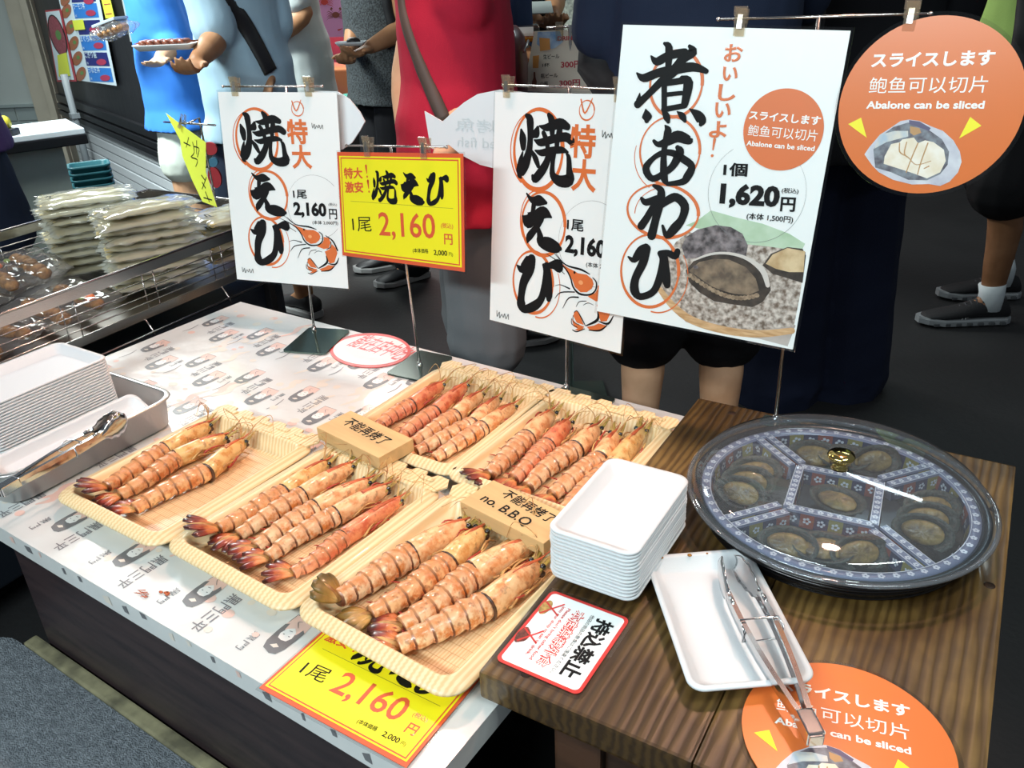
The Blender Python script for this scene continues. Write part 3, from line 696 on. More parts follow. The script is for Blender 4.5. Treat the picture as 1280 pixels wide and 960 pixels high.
LEGM = mat('prawn_leg', '#a8392a', .4, coat=.2); LEGY = mat('prawn_straw_leg', '#cfa565', .45, col2='#a36a3a', vscale=60); SCALE = mat('antennal_scale', '#c0a04e', .4, col2='#8a7436', vscale=50)
SPIKE = mat('prawn_rostrum', '#cf6a40', .4, col2='#a2462a', vscale=60)

def prawn(label, pts, R, seed, zf, group, hue=0, side=1, tailkind=0, roll=0., lift=0., tailvis=True, tl=0.):
    rnd = random.Random(seed)
    tail, st, jn, ey = [Vector((*at(px, py, zf+dz)[:2], 0)) for (px, py), dz in zip(pts, (.009+tl, R*.66+tl*.25, R*1.02+lift, R*1.08+lift*1.3))]
    org = Vector(((st.x+jn.x)/2, (st.y+jn.y)/2, zf))
    t = thing('grilled_prawn', label, 'prawn', org, 0, group)
    loc = lambda p, z: Vector((p.x-org.x, p.y-org.y, z))
    ax = (jn-st).normalized(); lat = Vector((ax.y, -ax.x, 0))
    bow = rnd.uniform(-.006, .006)
    zs = R*.66; zj = R*1.02+lift; ze = R*1.08+lift*1.3
    zs += tl*.25
    spine = cr([loc(st, zs+lift*.3), loc(st.lerp(jn, .35)+lat*bow, R*.9+lift*.5), loc(st.lerp(jn, .7)+lat*bow*.6, R*1.04+lift*.8), loc(jn, zj)], 14)
    N = len(spine); ns = 14; NSEG = 6
    b = MB(); rs = []; us = []
    for i, p in enumerate(spine):
        q = i/(N-1); d = (spine[min(i+1, N-1)]-spine[max(i-1, 0)]).normalized(); x = d.cross(Vector((0, 0, 1))).normalized(); z = x.cross(d)
        g = q*NSEG; fr = g-int(g) if g < NSEG else 1.
        r = R*(.58+.42*min(1, q*1.5)**.8)*(1.17-.27*fr+.07*sin(fr*pi))
        row = []
        for k in range(ns):
            a = 2*pi*k/ns+roll; cx_, sz = cos(a), sin(a)
            e = r*(.96 if sz > 0 else .93); row.append(p+x*(cx_*r*1.0)+z*(sz*e*(1.08 if sz > 0 else .86)))
        rs.append(row); us.append(g)
    b.rings(rs, 0, True, True, lambda i, j: (us[i]*.999, abs(((j+.5)/ns+.25) % 1-.0)))
    b.build('abdomen', SH[hue], t)
    # pleopods: curled red swimming legs along one flank
    for k in range(5):
        p = spine[int((.15+.16*k)*(N-1))]; q = p+lat*(-side*R*.8)+Vector((0, 0, -R*.35))
        l_ = R*rnd.uniform(.7, 1.15)
        MB().tube(cr([q, q+lat*(-side*l_*.6)+Vector((0, 0, l_*.15)), q+lat*(-side*l_*.75)-ax*l_*.6+Vector((0, 0, l_*.55))], 3), [.0026, .0024, .002, .0017, .0013, .0009, .0004], 6, up=(0, 0, 1), flat=.45).build('swimming_leg', LEGM, t)
    # tail fan
    if tailvis:
        td = loc(tail, .009+tl)-loc(st, zs); Lt = max(.042, min(.060, td.length*1.12)); td.normalize(); tx = td.cross(Vector((0, 0, 1))).normalized(); tz = tx.cross(td)
        p0 = loc(st, zs)-td*.002
        for k, (a, le, wq, dz) in enumerate(((-.72, .95, .0080, -.0005), (-.26, 1.0, .0088, .0015), (.26, .97, .0088, .0015), (.72, .92, .0080, -.0005))):
            dd = td*cos(a*.8)+tx*sin(a*.8); xx = dd.cross(tz); L_ = Lt*le*rnd.uniform(.92, 1.05); rs = []
            for i in range(8):
                q = i/7; wv = wq*(R/.0150)*(.30+.70*sin(min(1, q*1.5)*pi/2))*(1 if q < .62 else .25+.75*sqrt_(1-((q-.62)/.40)**2))
                c = p0+dd*(L_*q)+tz*(dz+.004*sin(q*2.6)-.001*q)
                rs.append([c+xx*(wv*cos(2*pi*h/8))+tz*(.0022*(1-.5*q)*sin(2*pi*h/8)+.0014*abs(cos(2*pi*h/8))*(-1)) for h in range(8)])
            MB().rings(rs, uvf=lambda i, j: (i/7*.78, j/8)).build('tail_fan_blade', [TAILM, TAILO][tailkind], t)
        MB().tube([p0+tz*.002, p0+td*Lt*.5+tz*.0045, p0+td*Lt*.88+tz*.002], [.0042*R/.0165, .0030, .0004], 8).build('telson', LEGY, t)
    # head
    J = loc(jn, zj); E_ = loc(ey, ze); hd = (E_-J); LH = hd.length; hd.normalize(); hx = hd.cross(Vector((0, 0, 1))).normalized(); hzv = hx.cross(hd)
    prof = [(-.045, .90), (-.02, 1.09), (.06, 1.13), (.2, 1.14), (.42, 1.08), (.62, .98), (.78, .86), (.90, .73), (.98, .60), (1.01, .42)]
    b = MB(); rs = []
    for q, r in prof:
        c = J+hd*(LH*q)+hzv*(R*.10*sin(q*2.5)); row = []
        for k in range(16):
            a = 2*pi*k/16+roll; s_ = sin(a); rr_ = R*r
            row.append(c+hx*(cos(a)*rr_*.92)+hzv*(rr_*(s_*1.06 if s_ > 0 else s_*.92)+(R*.10*max(0, s_)**6 if q > .2 else 0)))
        rs.append(row)
    b.rings(rs, 0, True, True, lambda i, j: (prof[i][0], j/16)); b.build('carapace', HD[hue], t)
    b = MB(); b.rings([[J+hd*(LH*q)+hx*(R*r*cos(2*pi*k/16)*.94)+hzv*(R*r*sin(2*pi*k/16)*1.05) for k in range(16)] for q, r in ((-.055, .9), (-.048, 1.09), (-.030, 1.135), (-.018, 1.10))], 0, True)
    b.build('carapace_edge', DARKM, t)
    F0 = J+hd*(LH*.96)
    b = MB()
    for k in range(9): b.ball(F0+hx*rnd.uniform(-.4, .4)*R+hzv*(rnd.uniform(-.45, .25)*R)+hd*rnd.uniform(-.05, .45)*R, R*rnd.uniform(.20, .32), n=6, sq=(1, 1, .8))
    b.build('mouthparts', DARKM, t)
    tip = F0+hd*R*2.0+hzv*R*.75
    pr = cr([J+hd*(LH*.5)+hzv*R*1.08, J+hd*(LH*.8)+hzv*R*.98, F0+hd*R*.6+hzv*R*.66, tip], 4); b = MB()
    b.tube(pr, [max(.0005, .0036*(1-i/(len(pr)-1))) for i in range(len(pr))], 6, up=tuple(hx), flat=1.5)
    for k in range(5):
        c = pr[3+k*2 if 3+k*2 < len(pr) else -1]; b.tube([c, c+hd*.0025+hzv*.0028], [.0008, .0001], 4)
    b.build('rostrum', SPIKE, t)
    for s_ in (-1, 1):
        e = F0+hx*(s_*R*.56)+hzv*R*.42+hd*R*.20
        k = MB().ball(e, R*.25, n=8).build('eye', EYEM, t)
        rs = []; dd = (hd+hx*s_*.10+hzv*.22).normalized(); xx = dd.cross(hzv).normalized(); zz = xx.cross(dd); p0 = F0-hd*R*.5+hx*(s_*R*.36)+hzv*R*.12; Ls = R*rnd.uniform(2.4, 3.0)
        for i in range(9):
            q = i/8; wv = R*.46*sin(.75+q*2.25)*(1.05-.35*q); rs.append([p0+dd*(Ls*q)+xx*(wv*.75*cos(2*pi*h/8))+zz*(wv*.35*sin(2*pi*h/8)*(1-.6*q)+R*.25*sin(q*2.2)) for h in range(8)])
        MB().rings(rs).build('antennal_scale', SCALE, t)
        c = cr([F0+hx*(s_*R*.2)+hzv*R*.25, F0+hd*R*1.2+hx*(s_*R*.3)+hzv*R*.5, F0+hd*R*2.3+hx*(s_*R*.25)+hzv*R*.25], 4)
        MB().tube(c, [R*.11*(1-.85*i/(len(c)-1)) for i in range(len(c))], 6).build('antennule', LEGY, t)
    for k in range(4):                                       # feelers
        s_ = rnd.choice((-1, 1)); p0 = F0+hx*(s_*R*.25)+hzv*R*.1; l_ = rnd.uniform(.03, .06)
        c = cr([p0, p0+hd*l_*.4+hx*s_*l_*.2+hzv*l_*.45, p0+hd*l_*rnd.uniform(.3, .7)+hx*s_*l_*rnd.uniform(.2, .9)+hzv*l_*rnd.uniform(.4, .8), p0+hd*l_*rnd.uniform(-.2, .8)+hx*s_*l_*rnd.uniform(.5, 1.2)+hzv*l_*rnd.uniform(.1, .6)], 6)
        MB().tube(c, [.00095*(1-.7*i/(len(c)-1)) for i in range(len(c))], 5).build('antenna', LEGY, t)
    for k in range(8):                                       # walking legs folded along the head
        s_ = -side if k < 5 else side; q = J+hd*(LH*(.22+.13*(k % 5)))+hx*(s_*R*.75)-hzv*R*.45; l_ = R*rnd.uniform(1.8, 3.0)
        hx2 = hx*s_
        c = cr([q, q+hx2*R*.45+hzv*R*rnd.uniform(.1, .7), q+hx2*R*rnd.uniform(.35, .7)+hd*l_*.5+hzv*R*rnd.uniform(.2, .9), q+hx2*R*rnd.uniform(.0, .6)+hd*l_+hzv*R*rnd.uniform(-.2, .5)], 4)
        MB().tube(c, [.0022*(1-.6*i/(len(c)-1)) for i in range(len(c))], 6).build('walking_leg', LEGY if (k+seed) % 3 else LEGM, t)
    return t
def sqrt_(x): return math.sqrt(max(0., x))
PRW = {
 'T1': [((94, 605), (133, 609), (208, 563), (261, 534)), ((117, 630), (150, 620), (222, 573), (282, 549)), ((143, 633), (168, 637), (260, 590), (304, 555))],
 'T2': [((230, 656), (273, 661), (357, 616), (408, 582)), ((264, 684), (298, 670), (380, 619), (439, 585)), ((286, 688), (320, 685), (397, 636), (460, 605)), ((301, 698), (335, 698), (422, 644), (483, 612)), ((332, 713), (366, 717), (431, 672), (500, 627))],
 'T3': [((394, 724), (423, 749), (517, 693), (581, 659)), ((423, 780), (464, 769), (562, 704), (602, 667)), ((461, 781), (502, 783), (593, 718), (662, 683)), ((458, 797), (498, 808), (610, 757), (672, 710))],
 'T4': [((446, 548), (470, 538), (515, 507), (552, 483)), ((478, 560), (500, 550), (545, 515), (582, 484)), ((490, 565), (516, 554), (570, 520), (601, 495)), ((497, 560), (520, 565), (592, 530), (622, 501)), ((520, 585), (542, 574), (605, 535), (642, 510))],
 'T5': [((580, 596), (611, 594), (660, 548), (690, 519)), ((618, 615), (642, 600), (685, 558), (710, 531)), ((635, 625), (660, 610), (720, 562), (746, 538)), ((668, 635), (690, 620), (750, 575), (769, 546)), ((680, 660), (705, 640), (767, 585), (802, 541))]}
RAD = {'T1': .0150, 'T2': .0148, 'T3': .0180, 'T4': .0137, 'T5': .0162}
HUES = {'T1': [1, 1, 1], 'T2': [1, 0, 0, 0, 2], 'T3': [0, 1, 0, 0], 'T4': [2, 2, 0, 0, 0], 'T5': [0, 2, 0, 0, 1]}
TN = {'T1': 'left tray', 'T2': 'middle front tray', 'T3': 'front tray above yellow card', 'T4': 'back tray, left', 'T5': 'back tray by foam stack'}
NTH = ['leftmost', 'second from the left', 'third from the left', 'fourth from the left', 'rightmost']
for ti, (k, L_) in enumerate(PRW.items()):
    for i, pts in enumerate(L_):
        R = RAD[k]*(1 if i % 2 == 0 else .96)
        if k == 'T2' and i == 4: R *= .86
        zf = ZT+.0062
        n = len(L_); pos = NTH[4] if i == n-1 else NTH[i]
        look = ['peach coloured', 'orange', 'reddish'][HUES[k][i]]
        if n == 3 and i == 1: pos = 'middle one'
        prawn('%s grilled prawn, %s of %s, %s' % (look, pos, ['', '', '', 'three', 'four', 'five'][n], TN[k]), pts, R, ti*10+i+1, zf, 'grilled prawns in the wood grain trays', HUES[k][i], 1, 1 if (k == 'T3' and i in (0, 1)) else 0, rnd.uniform(-.25, .25), .002*(i % 2), tl={('T3', 0): .040, ('T2', 0): .030, ('T1', 0): .030, ('T5', 0): .020, ('T3', 1): .006}.get((k, i), .003))
# a broken shell crumb left on the sheet
p = at(205, 743, ZT)
b = MB(); rnd2 = random.Random(5)
for k in range(5):
    c = Vector((rnd2.uniform(-.006, .006), rnd2.uniform(-.004, .004), .0012)); b.ball(c, .0022, n=6, sq=(1.6, 1, .6))
for k in range(9):
    c = Vector((-.012-rnd2.uniform(0, .016), -.012+rnd2.uniform(-.006, .006), .0013)); b.tube([c, c+Vector((-.009, -.003+rnd2.uniform(-.004, .004), 0))], [.0007, .0003], 5)
tag(b.build('shell_crumb', mat('prawn_crumb', '#b5562c', .5), M=Matrix.Translation((p.x, p.y, ZT+.0005))), 'small broken orange prawn shell crumb on the printed sheet, front edge', 'crumb')
# ------------------------------------------------------------------ signs
SG = {
'white': ((-1.4231, 1.2147, 0.8288), (0.9668, 0.2556, 0.0035), (-0.0396, 0.1362, 0.9899), 0.2891, 0.4068),
'yellow': ((-1.0600, 1.1715, 0.8433), (0.9901, -0.1079, 0.0895), (-0.0697, 0.1751, 0.9821), 0.3476, 0.2059),
'second': ((-0.7498, 1.2406, 0.8430), (0.9875, -0.1503, 0.0473), (-0.0232, 0.1582, 0.9871), 0.3148, 0.4240),
'big': ((-0.5000, 1.3117, 0.9098), (0.9976, 0.0651, -0.0254), (0.0162, 0.1379, 0.9903), 0.3554, 0.4865)}
for _k, _q in (('white', .965), ('yellow', .97), ('second', .972), ('big', .90)):
    v = SG[_k]; c = CAMP+(Vector(v[0])-CAMP)*_q; SG[_k] = (c, v[1], v[2], v[3]*_q, v[4]*_q)
PLN = {k: Plane(v[0], v[1], v[2]) for k, v in SG.items()}
def crop(P, x0, y0, sc, pts, off=(0, 0), s=1.):
    """strokes traced on an enlarged detail of the photograph, laid out on the sheet in metres"""
    out = []
    for q in pts:
        a = P.uv(x0+q[0]/sc, y0+q[1]/sc)
        if len(q) == 3:
            e = P.uv(x0+(q[0]+6)/sc, y0+q[1]/sc); k = math.hypot(e[0]-a[0], e[1]-a[1])/6
            out.append((a[0]*s+off[0], a[1]*s+off[1], q[2]*k*s))
        else: out.append((a[0]*s+off[0], a[1]*s+off[1]))
    return out
G_YAKI = (630, 120, 8, [[(175, 340, 20), (190, 420, 60), (195, 515, 45)], [(228, 195, 30), (262, 240, 62), (265, 400, 48), (255, 540, 55), (215, 680, 75), (165, 780, 60), (172, 815, 18)], [(190, 560, 12), (170, 640, 38), (155, 740, 55)], [(340, 320, 30), (322, 375, 66), (300, 400, 30)], [(285, 560, 26), (320, 630, 45), (345, 700, 32)],
 [(452, 190, 34), (480, 250, 60), (485, 380, 42)], [(358, 300, 12), (430, 315, 50), (560, 275, 72), (640, 308, 50)], [(308, 440, 12), (370, 465, 52), (500, 430, 55), (620, 410, 64), (678, 452, 60)], [(398, 370, 36), (430, 450, 42), (442, 540, 36)], [(560, 340, 50), (535, 450, 44), (530, 540, 36)], [(315, 545, 12), (380, 568, 46), (480, 545, 50), (580, 540, 46), (640, 562, 18)],
 [(455, 570, 46), (430, 660, 56), (380, 750, 66), (312, 828, 58), (290, 800, 26)], [(500, 570, 46), (488, 680, 38), (490, 790, 52), (560, 850, 76), (655, 838, 88), (655, 740, 52), (650, 620, 40), (630, 580, 18)]])
G_E = (640, 240, 12, [[(225, 22, 18), (280, 100, 50), (340, 130, 88), (420, 130, 108), (515, 162, 36)], [(335, 165, 60), (320, 255, 56), (293, 305, 22)], [(165, 360, 20), (240, 425, 155), (350, 370, 118), (480, 310, 128), (592, 377, 24)], [(440, 400, 80), (370, 530, 70), (262, 670, 80), (235, 762, 14)], [(400, 560, 50), (425, 660, 80), (440, 740, 110), (560, 790, 150), (690, 840, 106), (725, 850, 50)]])
G_BI = (630, 300, 8, [[(133, 252, 12), (180, 290, 58), (255, 215, 86), (275, 185, 58)], [(282, 190, 66), (260, 290, 78), (200, 420, 68), (175, 560, 58), (175, 640, 76), (210, 690, 56), (300, 662, 66), (368, 600, 56), (405, 480, 56), (425, 330, 54), (398, 250, 24)], [(430, 260, 56), (440, 380, 72), (450, 540, 66), (450, 588, 44)], [(440, 262, 36), (500, 250, 56), (558, 288, 56), (572, 240, 34)], [(485, 225, 22), (540, 222, 44), (560, 250, 40)]])
G_NI = (785, 40, 8, [[(368, 115, 26), (412, 160, 66), (405, 355, 52)], [(235, 242, 16), (290, 295, 66), (400, 240, 68), (500, 215, 68), (570, 200, 60)], [(618, 142, 30), (652, 200, 78), (560, 260, 78), (470, 380, 88), (330, 500, 66), (200, 630, 56), (100, 722, 66)], [(120, 612, 8), (112, 680, 50)], [(93, 412, 16), (160, 460, 66), (300, 410, 70), (450, 380, 78), (650, 350, 74), (785, 392, 44)], [(365, 490, 48), (365, 770, 48)], [(370, 515, 46), (545, 485, 56)], [(545, 465, 50), (605, 510, 86), (570, 720, 64)], [(390, 625, 36), (540, 610, 36)], [(360, 775, 46), (575, 735, 44)],
 [(180, 772, 10), (192, 845, 88), (190, 888, 40)], [(360, 790, 36), (390, 850, 62), (405, 895, 34)], [(495, 795, 10), (545, 840, 58), (572, 888, 32)], [(618, 768, 10), (700, 830, 78), (740, 890, 80), (730, 925, 34)]])
G_A = (785, 140, 9.6, [[(315, 348, 36), (370, 388, 58), (480, 350, 88), (600, 292, 116), (738, 340, 86), (765, 330, 30)], [(448, 160, 14), (482, 220, 78), (460, 330, 68), (435, 470, 58), (430, 640, 72), (440, 800, 76), (480, 870, 26)], [(598, 425, 50), (622, 480, 98), (560, 620, 78), (470, 710, 66), (300, 800, 66), (218, 680, 76), (300, 560, 52), (420, 490, 58), (540, 492, 66), (660, 560, 78), (768, 652, 78), (718, 770, 86), (655, 838, 66), (480, 862, 44)]])
G_WA = (775, 220, 5.647, [[(240, 68, 20), (290, 100, 44), (285, 180, 54), (255, 300, 48), (225, 420, 54)], [(155, 158, 22), (185, 185, 40), (262, 160, 42)], [(250, 190, 38), (195, 290, 44), (152, 352, 48)], [(270, 222, 36), (340, 170, 48), (400, 150, 52), (458, 210, 54), (440, 300, 48), (385, 370, 58), (332, 420, 38), (303, 350, 16)]])
G_BI2 = (775, 220, 5.647, [[(62, 570, 12), (100, 590, 38), (150, 530, 58), (185, 502, 46)], [(192, 510, 48), (165, 610, 52), (112, 720, 48), (105, 805, 56), (145, 850, 42), (230, 820, 42), (275, 740, 46), (308, 600, 48), (285, 545, 34)], [(310, 560, 48), (325, 700, 58), (335, 768, 42)], [(285, 540, 26), (340, 542, 38), (390, 565, 42), (408, 530, 36)]])
def brush(A, P, g, mi=0, off=(0, 0), s=1., dh=.0002):
    for st in g[3]: A.stroke([(a, b, c*1.14) for a, b, c in crop(P, g[0], g[1], g[2], st, off, s)], mi, dh)
def oval(A, P, px, py, rx, ry, wd, mi=0, off=(0, 0), s=1., rot=0., a0=0., a1=2*pi):
    c = P.uv(px, py); ex = P.uv(px+rx, py); ey = P.uv(px, py-ry)
    rx_ = math.hypot(ex[0]-c[0], ex[1]-c[1])*s; ry_ = math.hypot(ey[0]-c[0], ey[1]-c[1])*s; wd *= rx_/rx
    A.ring((c[0]*s+off[0], c[1]*s+off[1]), rx_, ry_, wd, mi, 0., 48, a0, a1, rot)
def tx(A, P, s_, x0, y0, x1, y1, hpx, mi=0, bold=0., dh=.0002, sc=1.):
    p0 = P.uv(x0, y0); p1 = P.uv(x1, y1); t = P.uv(x0, y0-hpx); h = math.hypot(t[0]-p0[0], t[1]-p0[1])
    A.text(s_, (p0[0]*sc, p0[1]*sc), (p1[0]*sc, p1[1]*sc), h*sc, mi, bold, dh)
def sheet(t, w_, h_, paper, edge=.004, name='sheet'):
    MB().box((0, 0, -.0004), (w_, h_, .0012)).build(name, paper, t)
    MB().box((0, 0, -.0012), (w_+2*edge, h_+2*edge, .0012)).build('laminate_edge', CLEAR, t)

# white roast-prawn posters (two alike, a large brush headline in orange rings)
def prawn_picture(A, P, s=1.):
    c = lambda pts: crop(P, 280, 260, 8, pts, (0, 0), s)
    for pl in ([(690, 160), (740, 185), (800, 205), (830, 218), (900, 220), (950, 250), (965, 285), (955, 320), (920, 350), (870, 358), (820, 325), (790, 270), (730, 210)],
               [(1000, 288), (1050, 300), (1068, 345), (1050, 400), (1000, 410), (930, 382), (985, 350), (1000, 320)], [(1080, 360), (1120, 400), (1135, 450), (1105, 545), (1060, 555), (1035, 510), (1010, 435), (1060, 410)],
               [(1045, 570), (1110, 578), (1060, 620), (980, 630), (955, 610), (1010, 592)], [(860, 503), (890, 535), (930, 600), (870, 590), (838, 545), (838, 515)], [(828, 568), (875, 600), (935, 612), (905, 640), (850, 622)], [(860, 650), (910, 648), (935, 620), (880, 635)]): A.poly(c(pl), 1, .0002)
    A.disc(c([(862, 285)])[0], .0045*s, .0035*s, 2, 16, .0003)
    for st in ([(630, 88, 3), (720, 165, 9), (850, 188, 14), (925, 215, 6)], [(550, 98, 3), (640, 140, 7), (725, 195, 10), (775, 260, 11), (805, 325, 12), (862, 370, 14), (942, 368, 11), (985, 330, 11), (985, 270, 10), (952, 238, 6)], [(600, 75, 3), (690, 150, 5)], [(635, 180, 4), (722, 236, 5)], [(1018, 276, 6), (1090, 330, 14), (1138, 425, 12)], [(1070, 335, 5), (1068, 390, 8), (1030, 412, 5)], [(1150, 500, 6), (1118, 562, 15), (1045, 556, 6)], [(1112, 575, 6), (1060, 622, 12), (975, 632, 6)], [(1025, 480, 8), (1032, 545, 20), (950, 602, 8)],
               [(658, 335, 3), (700, 322, 5), (778, 342, 10)], [(668, 432, 3), (710, 380, 8), (822, 362, 8)], [(743, 497, 3), (782, 413, 8), (858, 398, 10)], [(850, 470, 3), (870, 430, 5), (925, 418, 5)], [(905, 452, 3), (940, 430, 5), (985, 440, 3)], [(840, 515, 5), (862, 502, 6), (902, 548, 8), (942, 602, 6)], [(835, 540, 5), (842, 585, 5), (895, 605, 5)], [(825, 565, 5), (832, 605, 6), (880, 625, 5)], [(845, 650, 7), (880, 658, 8), (940, 628, 5)]): A.stroke(c(st), 0, .0003)
    A.disc(c([(802, 215)])[0], .0022*s, .0022*s, 0, 12, .0004)
def white_poster(key, label):
    P = PLN[key]; _, _, _, w_, h_ = SG[key]; P3 = PLN['second']; P1 = PLN['white']
    k1 = w_/SG['white'][3]; k3 = w_/SG['second'][3]
    t = thing('price_poster', label, 'sign', M=P.M(), group='white roast prawn posters')
    sheet(t, w_, h_, PAPER)
    A = Art(); of = (-.011, 0) if key == 'white' else (0, 0)
    oval(A, P3, 672.5, 187.5, 31, 51, 5, 0, of, k3); oval(A, P3, 668, 188, 31, 49, 2, 0, of, k3, a0=1.6, a1=4.2)
    oval(A, P3, 679, 280, 27.5, 40, 4, 0, of, k3); oval(A, P3, 672, 276, 22, 38, 2, 0, of, k3, a0=1.5, a1=3.8)
    oval(A, P3, 666, 353, 25, 39, 3.5, 0, of, k3); oval(A, P3, 674, 357, 26, 41, 1.5, 0, of, k3, a0=4.6, a1=6.8)
    tx(A, P1, '特', 360, 180, 386, 180.5, 31, 0, .03, sc=k1); tx(A, P1, '大', 366, 211, 391, 211.5, 30, 0, .03, sc=k1)
    oval(A, P1, 372, 136, 7.5, 9, 1.3, 0, (0, 0), k1); A.stroke(crop(P1, 240, 0, 4, [(500, 505, 5), (522, 555, 6), (545, 500, 3)], s=k1), 0, .0002)
    A.build('orange_lettering', OINK, t)
    A = Art()
    for g in (G_YAKI, G_E, G_BI): brush(A, P3, g, 0, of, k3)
    tx(A, P1, '1尾', 367, 248, 384, 248.5, 11, 0, .02, sc=k1); tx(A, P1, '2,160', 368, 272, 409, 274, 20, 0, .045, sc=k1); tx(A, P1, '円', 412, 274, 422, 274.5, 13, 0, .02, sc=k1)
    tx(A, P1, '(税込)', 411, 258, 421.5, 258.3, 4.5, 0, sc=k1); tx(A, P1, '(本体 2,000円)', 391, 281, 423, 282, 5.5, 0, .01, sc=k1)
    for q0 in ((390, 158), (303, 338)):
        A.stroke([(*[e*k1 for e in P1.uv(q0[0]+dx, q0[1]+dy)], .0011*k1) for dx, dy in ((0, -4), (1, 2), (3, -3), (4, 3), (6, -1), (8, 2), (9, -2), (11, 3), (13, -2), (14, 3))], 0, .0002)
    A.build('black_lettering', INK, t)
    A = Art(); oval(A, P1, 394, 259, 35, 40, .35, 0, (0, 0), k1, a0=.75, a1=5.6); A.build('thin_price_ring', LINEG, t)
    A = Art(); prawn_picture(A, P1, k1); A.build('prawn_drawing', [INK, OINK, mat('light_orange_ink', '#eda36c', .45)], t)
    return t
white_poster('white', 'white roast prawn poster at the left showing its whole prawn drawing, beside the yellow card')
white_poster('second', 'white roast prawn poster whose right part is hidden by the big abalone poster')

# yellow price cards
def yellow_card(name_label, P, w_, h_, t_extra=None, group='yellow roast prawn price cards'):
    PY = PLN['yellow']; W0, H0 = SG['yellow'][3:]
    t = thing('price_card', name_label, 'sign', M=P.M(), group=group)
    sheet(t, w_, h_, ORED, .003)
    sx, sy = w_/W0, h_/H0
    def c(x, y):
        a = PY.uv(420+x/6, 180+y/6); return (a[0]*sx, a[1]*sy)
    A = Art(); A.rect(-w_/2+.018*w_, -h_/2+.036*h_, w_/2-.018*w_, h_/2-.036*h_, 0)
    A.rect(-w_/2+.030*w_, -h_/2+.050*h_, w_/2-.030*w_, h_/2-.050*h_, 1, .0001); A.rect(-w_/2+.038*w_, -h_/2+.062*h_, w_/2-.038*w_, h_/2-.062*h_, 0, .0002)
    A.build('yellow_field', [YEL, ORED], t)
    def T(A, s_, x0, y0, x1, y1, hh, mi=0, bold=0.):
        p0, p1 = c(x0, y0), c(x1, y1); q = c(x0, y0-hh); A.text(s_, p0, p1, math.hypot(q[0]-p0[0], q[1]-p0[1]), mi, bold, .0004)
    A = Art()
    T(A, '特大', 65, 262, 205, 262, 85, 0, .03); T(A, '激安', 72, 368, 210, 368, 85, 0, .03)
    for x, y in ((228, 250), (242, 362)): A.stroke([(*c(x, y-85), .006*sx), (*c(x+6, y-30), .002*sx)], 0, .0004); A.disc(c(x+9, y-5), .0022*sx, dh=.0004, n=10)
    T(A, '2,160', 330, 715, 752, 742, 205, 0, .012); T(A, '(税込)', 790, 635, 882, 642, 45, 0, .01); T(A, '円', 815, 752, 878, 758, 80, 0, .02)
    A.build('red_lettering', ORED, t)
    A = Art()
    def G(g, bx, by, bw, bh):
        xs = [q[0] for st in g[3] for q in st]; ys = [q[1] for st in g[3] for q in st]
        x0, x1, y0, y1 = min(xs), max(xs), min(ys), max(ys)
        for st in g[3]:
            o = []
            for x, y, wd_ in st:
                p = c(bx+(x-x0)/(x1-x0)*bw, by+(y-y0)/(y1-y0)*bh); o.append((*p, wd_*1.05*bw/(x1-x0)*(W0/1.0)/905*sx))
            A.stroke(o, 0, .0004)
    G(G_YAKI, 278, 205, 178, 225); G(G_E, 490, 215, 170, 222); G(G_BI, 682, 228, 160, 220)
    T(A, '1尾', 130, 655, 272, 658, 108, 0, .0); T(A, '(本体価格', 580, 820, 697, 826, 40, 0, .01); T(A, '2,000', 737, 838, 838, 846, 45, 0, .02); T(A, '円)', 850, 844, 880, 847, 32)
    A.build('black_lettering', INK, t)
    A = Art(); A.stroke([(*c(112, 428), .0007), (*c(880, 484), .0007)], 0, .0003, 1); A.build('dividing_line', mat('olive_line', '#8f8a2a', .5), t)
    return t
yellow_card('yellow roast prawn price card with red border hanging from a wire stand', PLN['yellow'], SG['yellow'][3], SG['yellow'][4])
fp = Plane((-.5368, .474, ZT+.0022), (cos(.036), sin(.036), 0), (-sin(.036), cos(.036), 0))
yellow_card('yellow price card with red border lying flat, partly under the front prawn tray', fp, .21, .148)

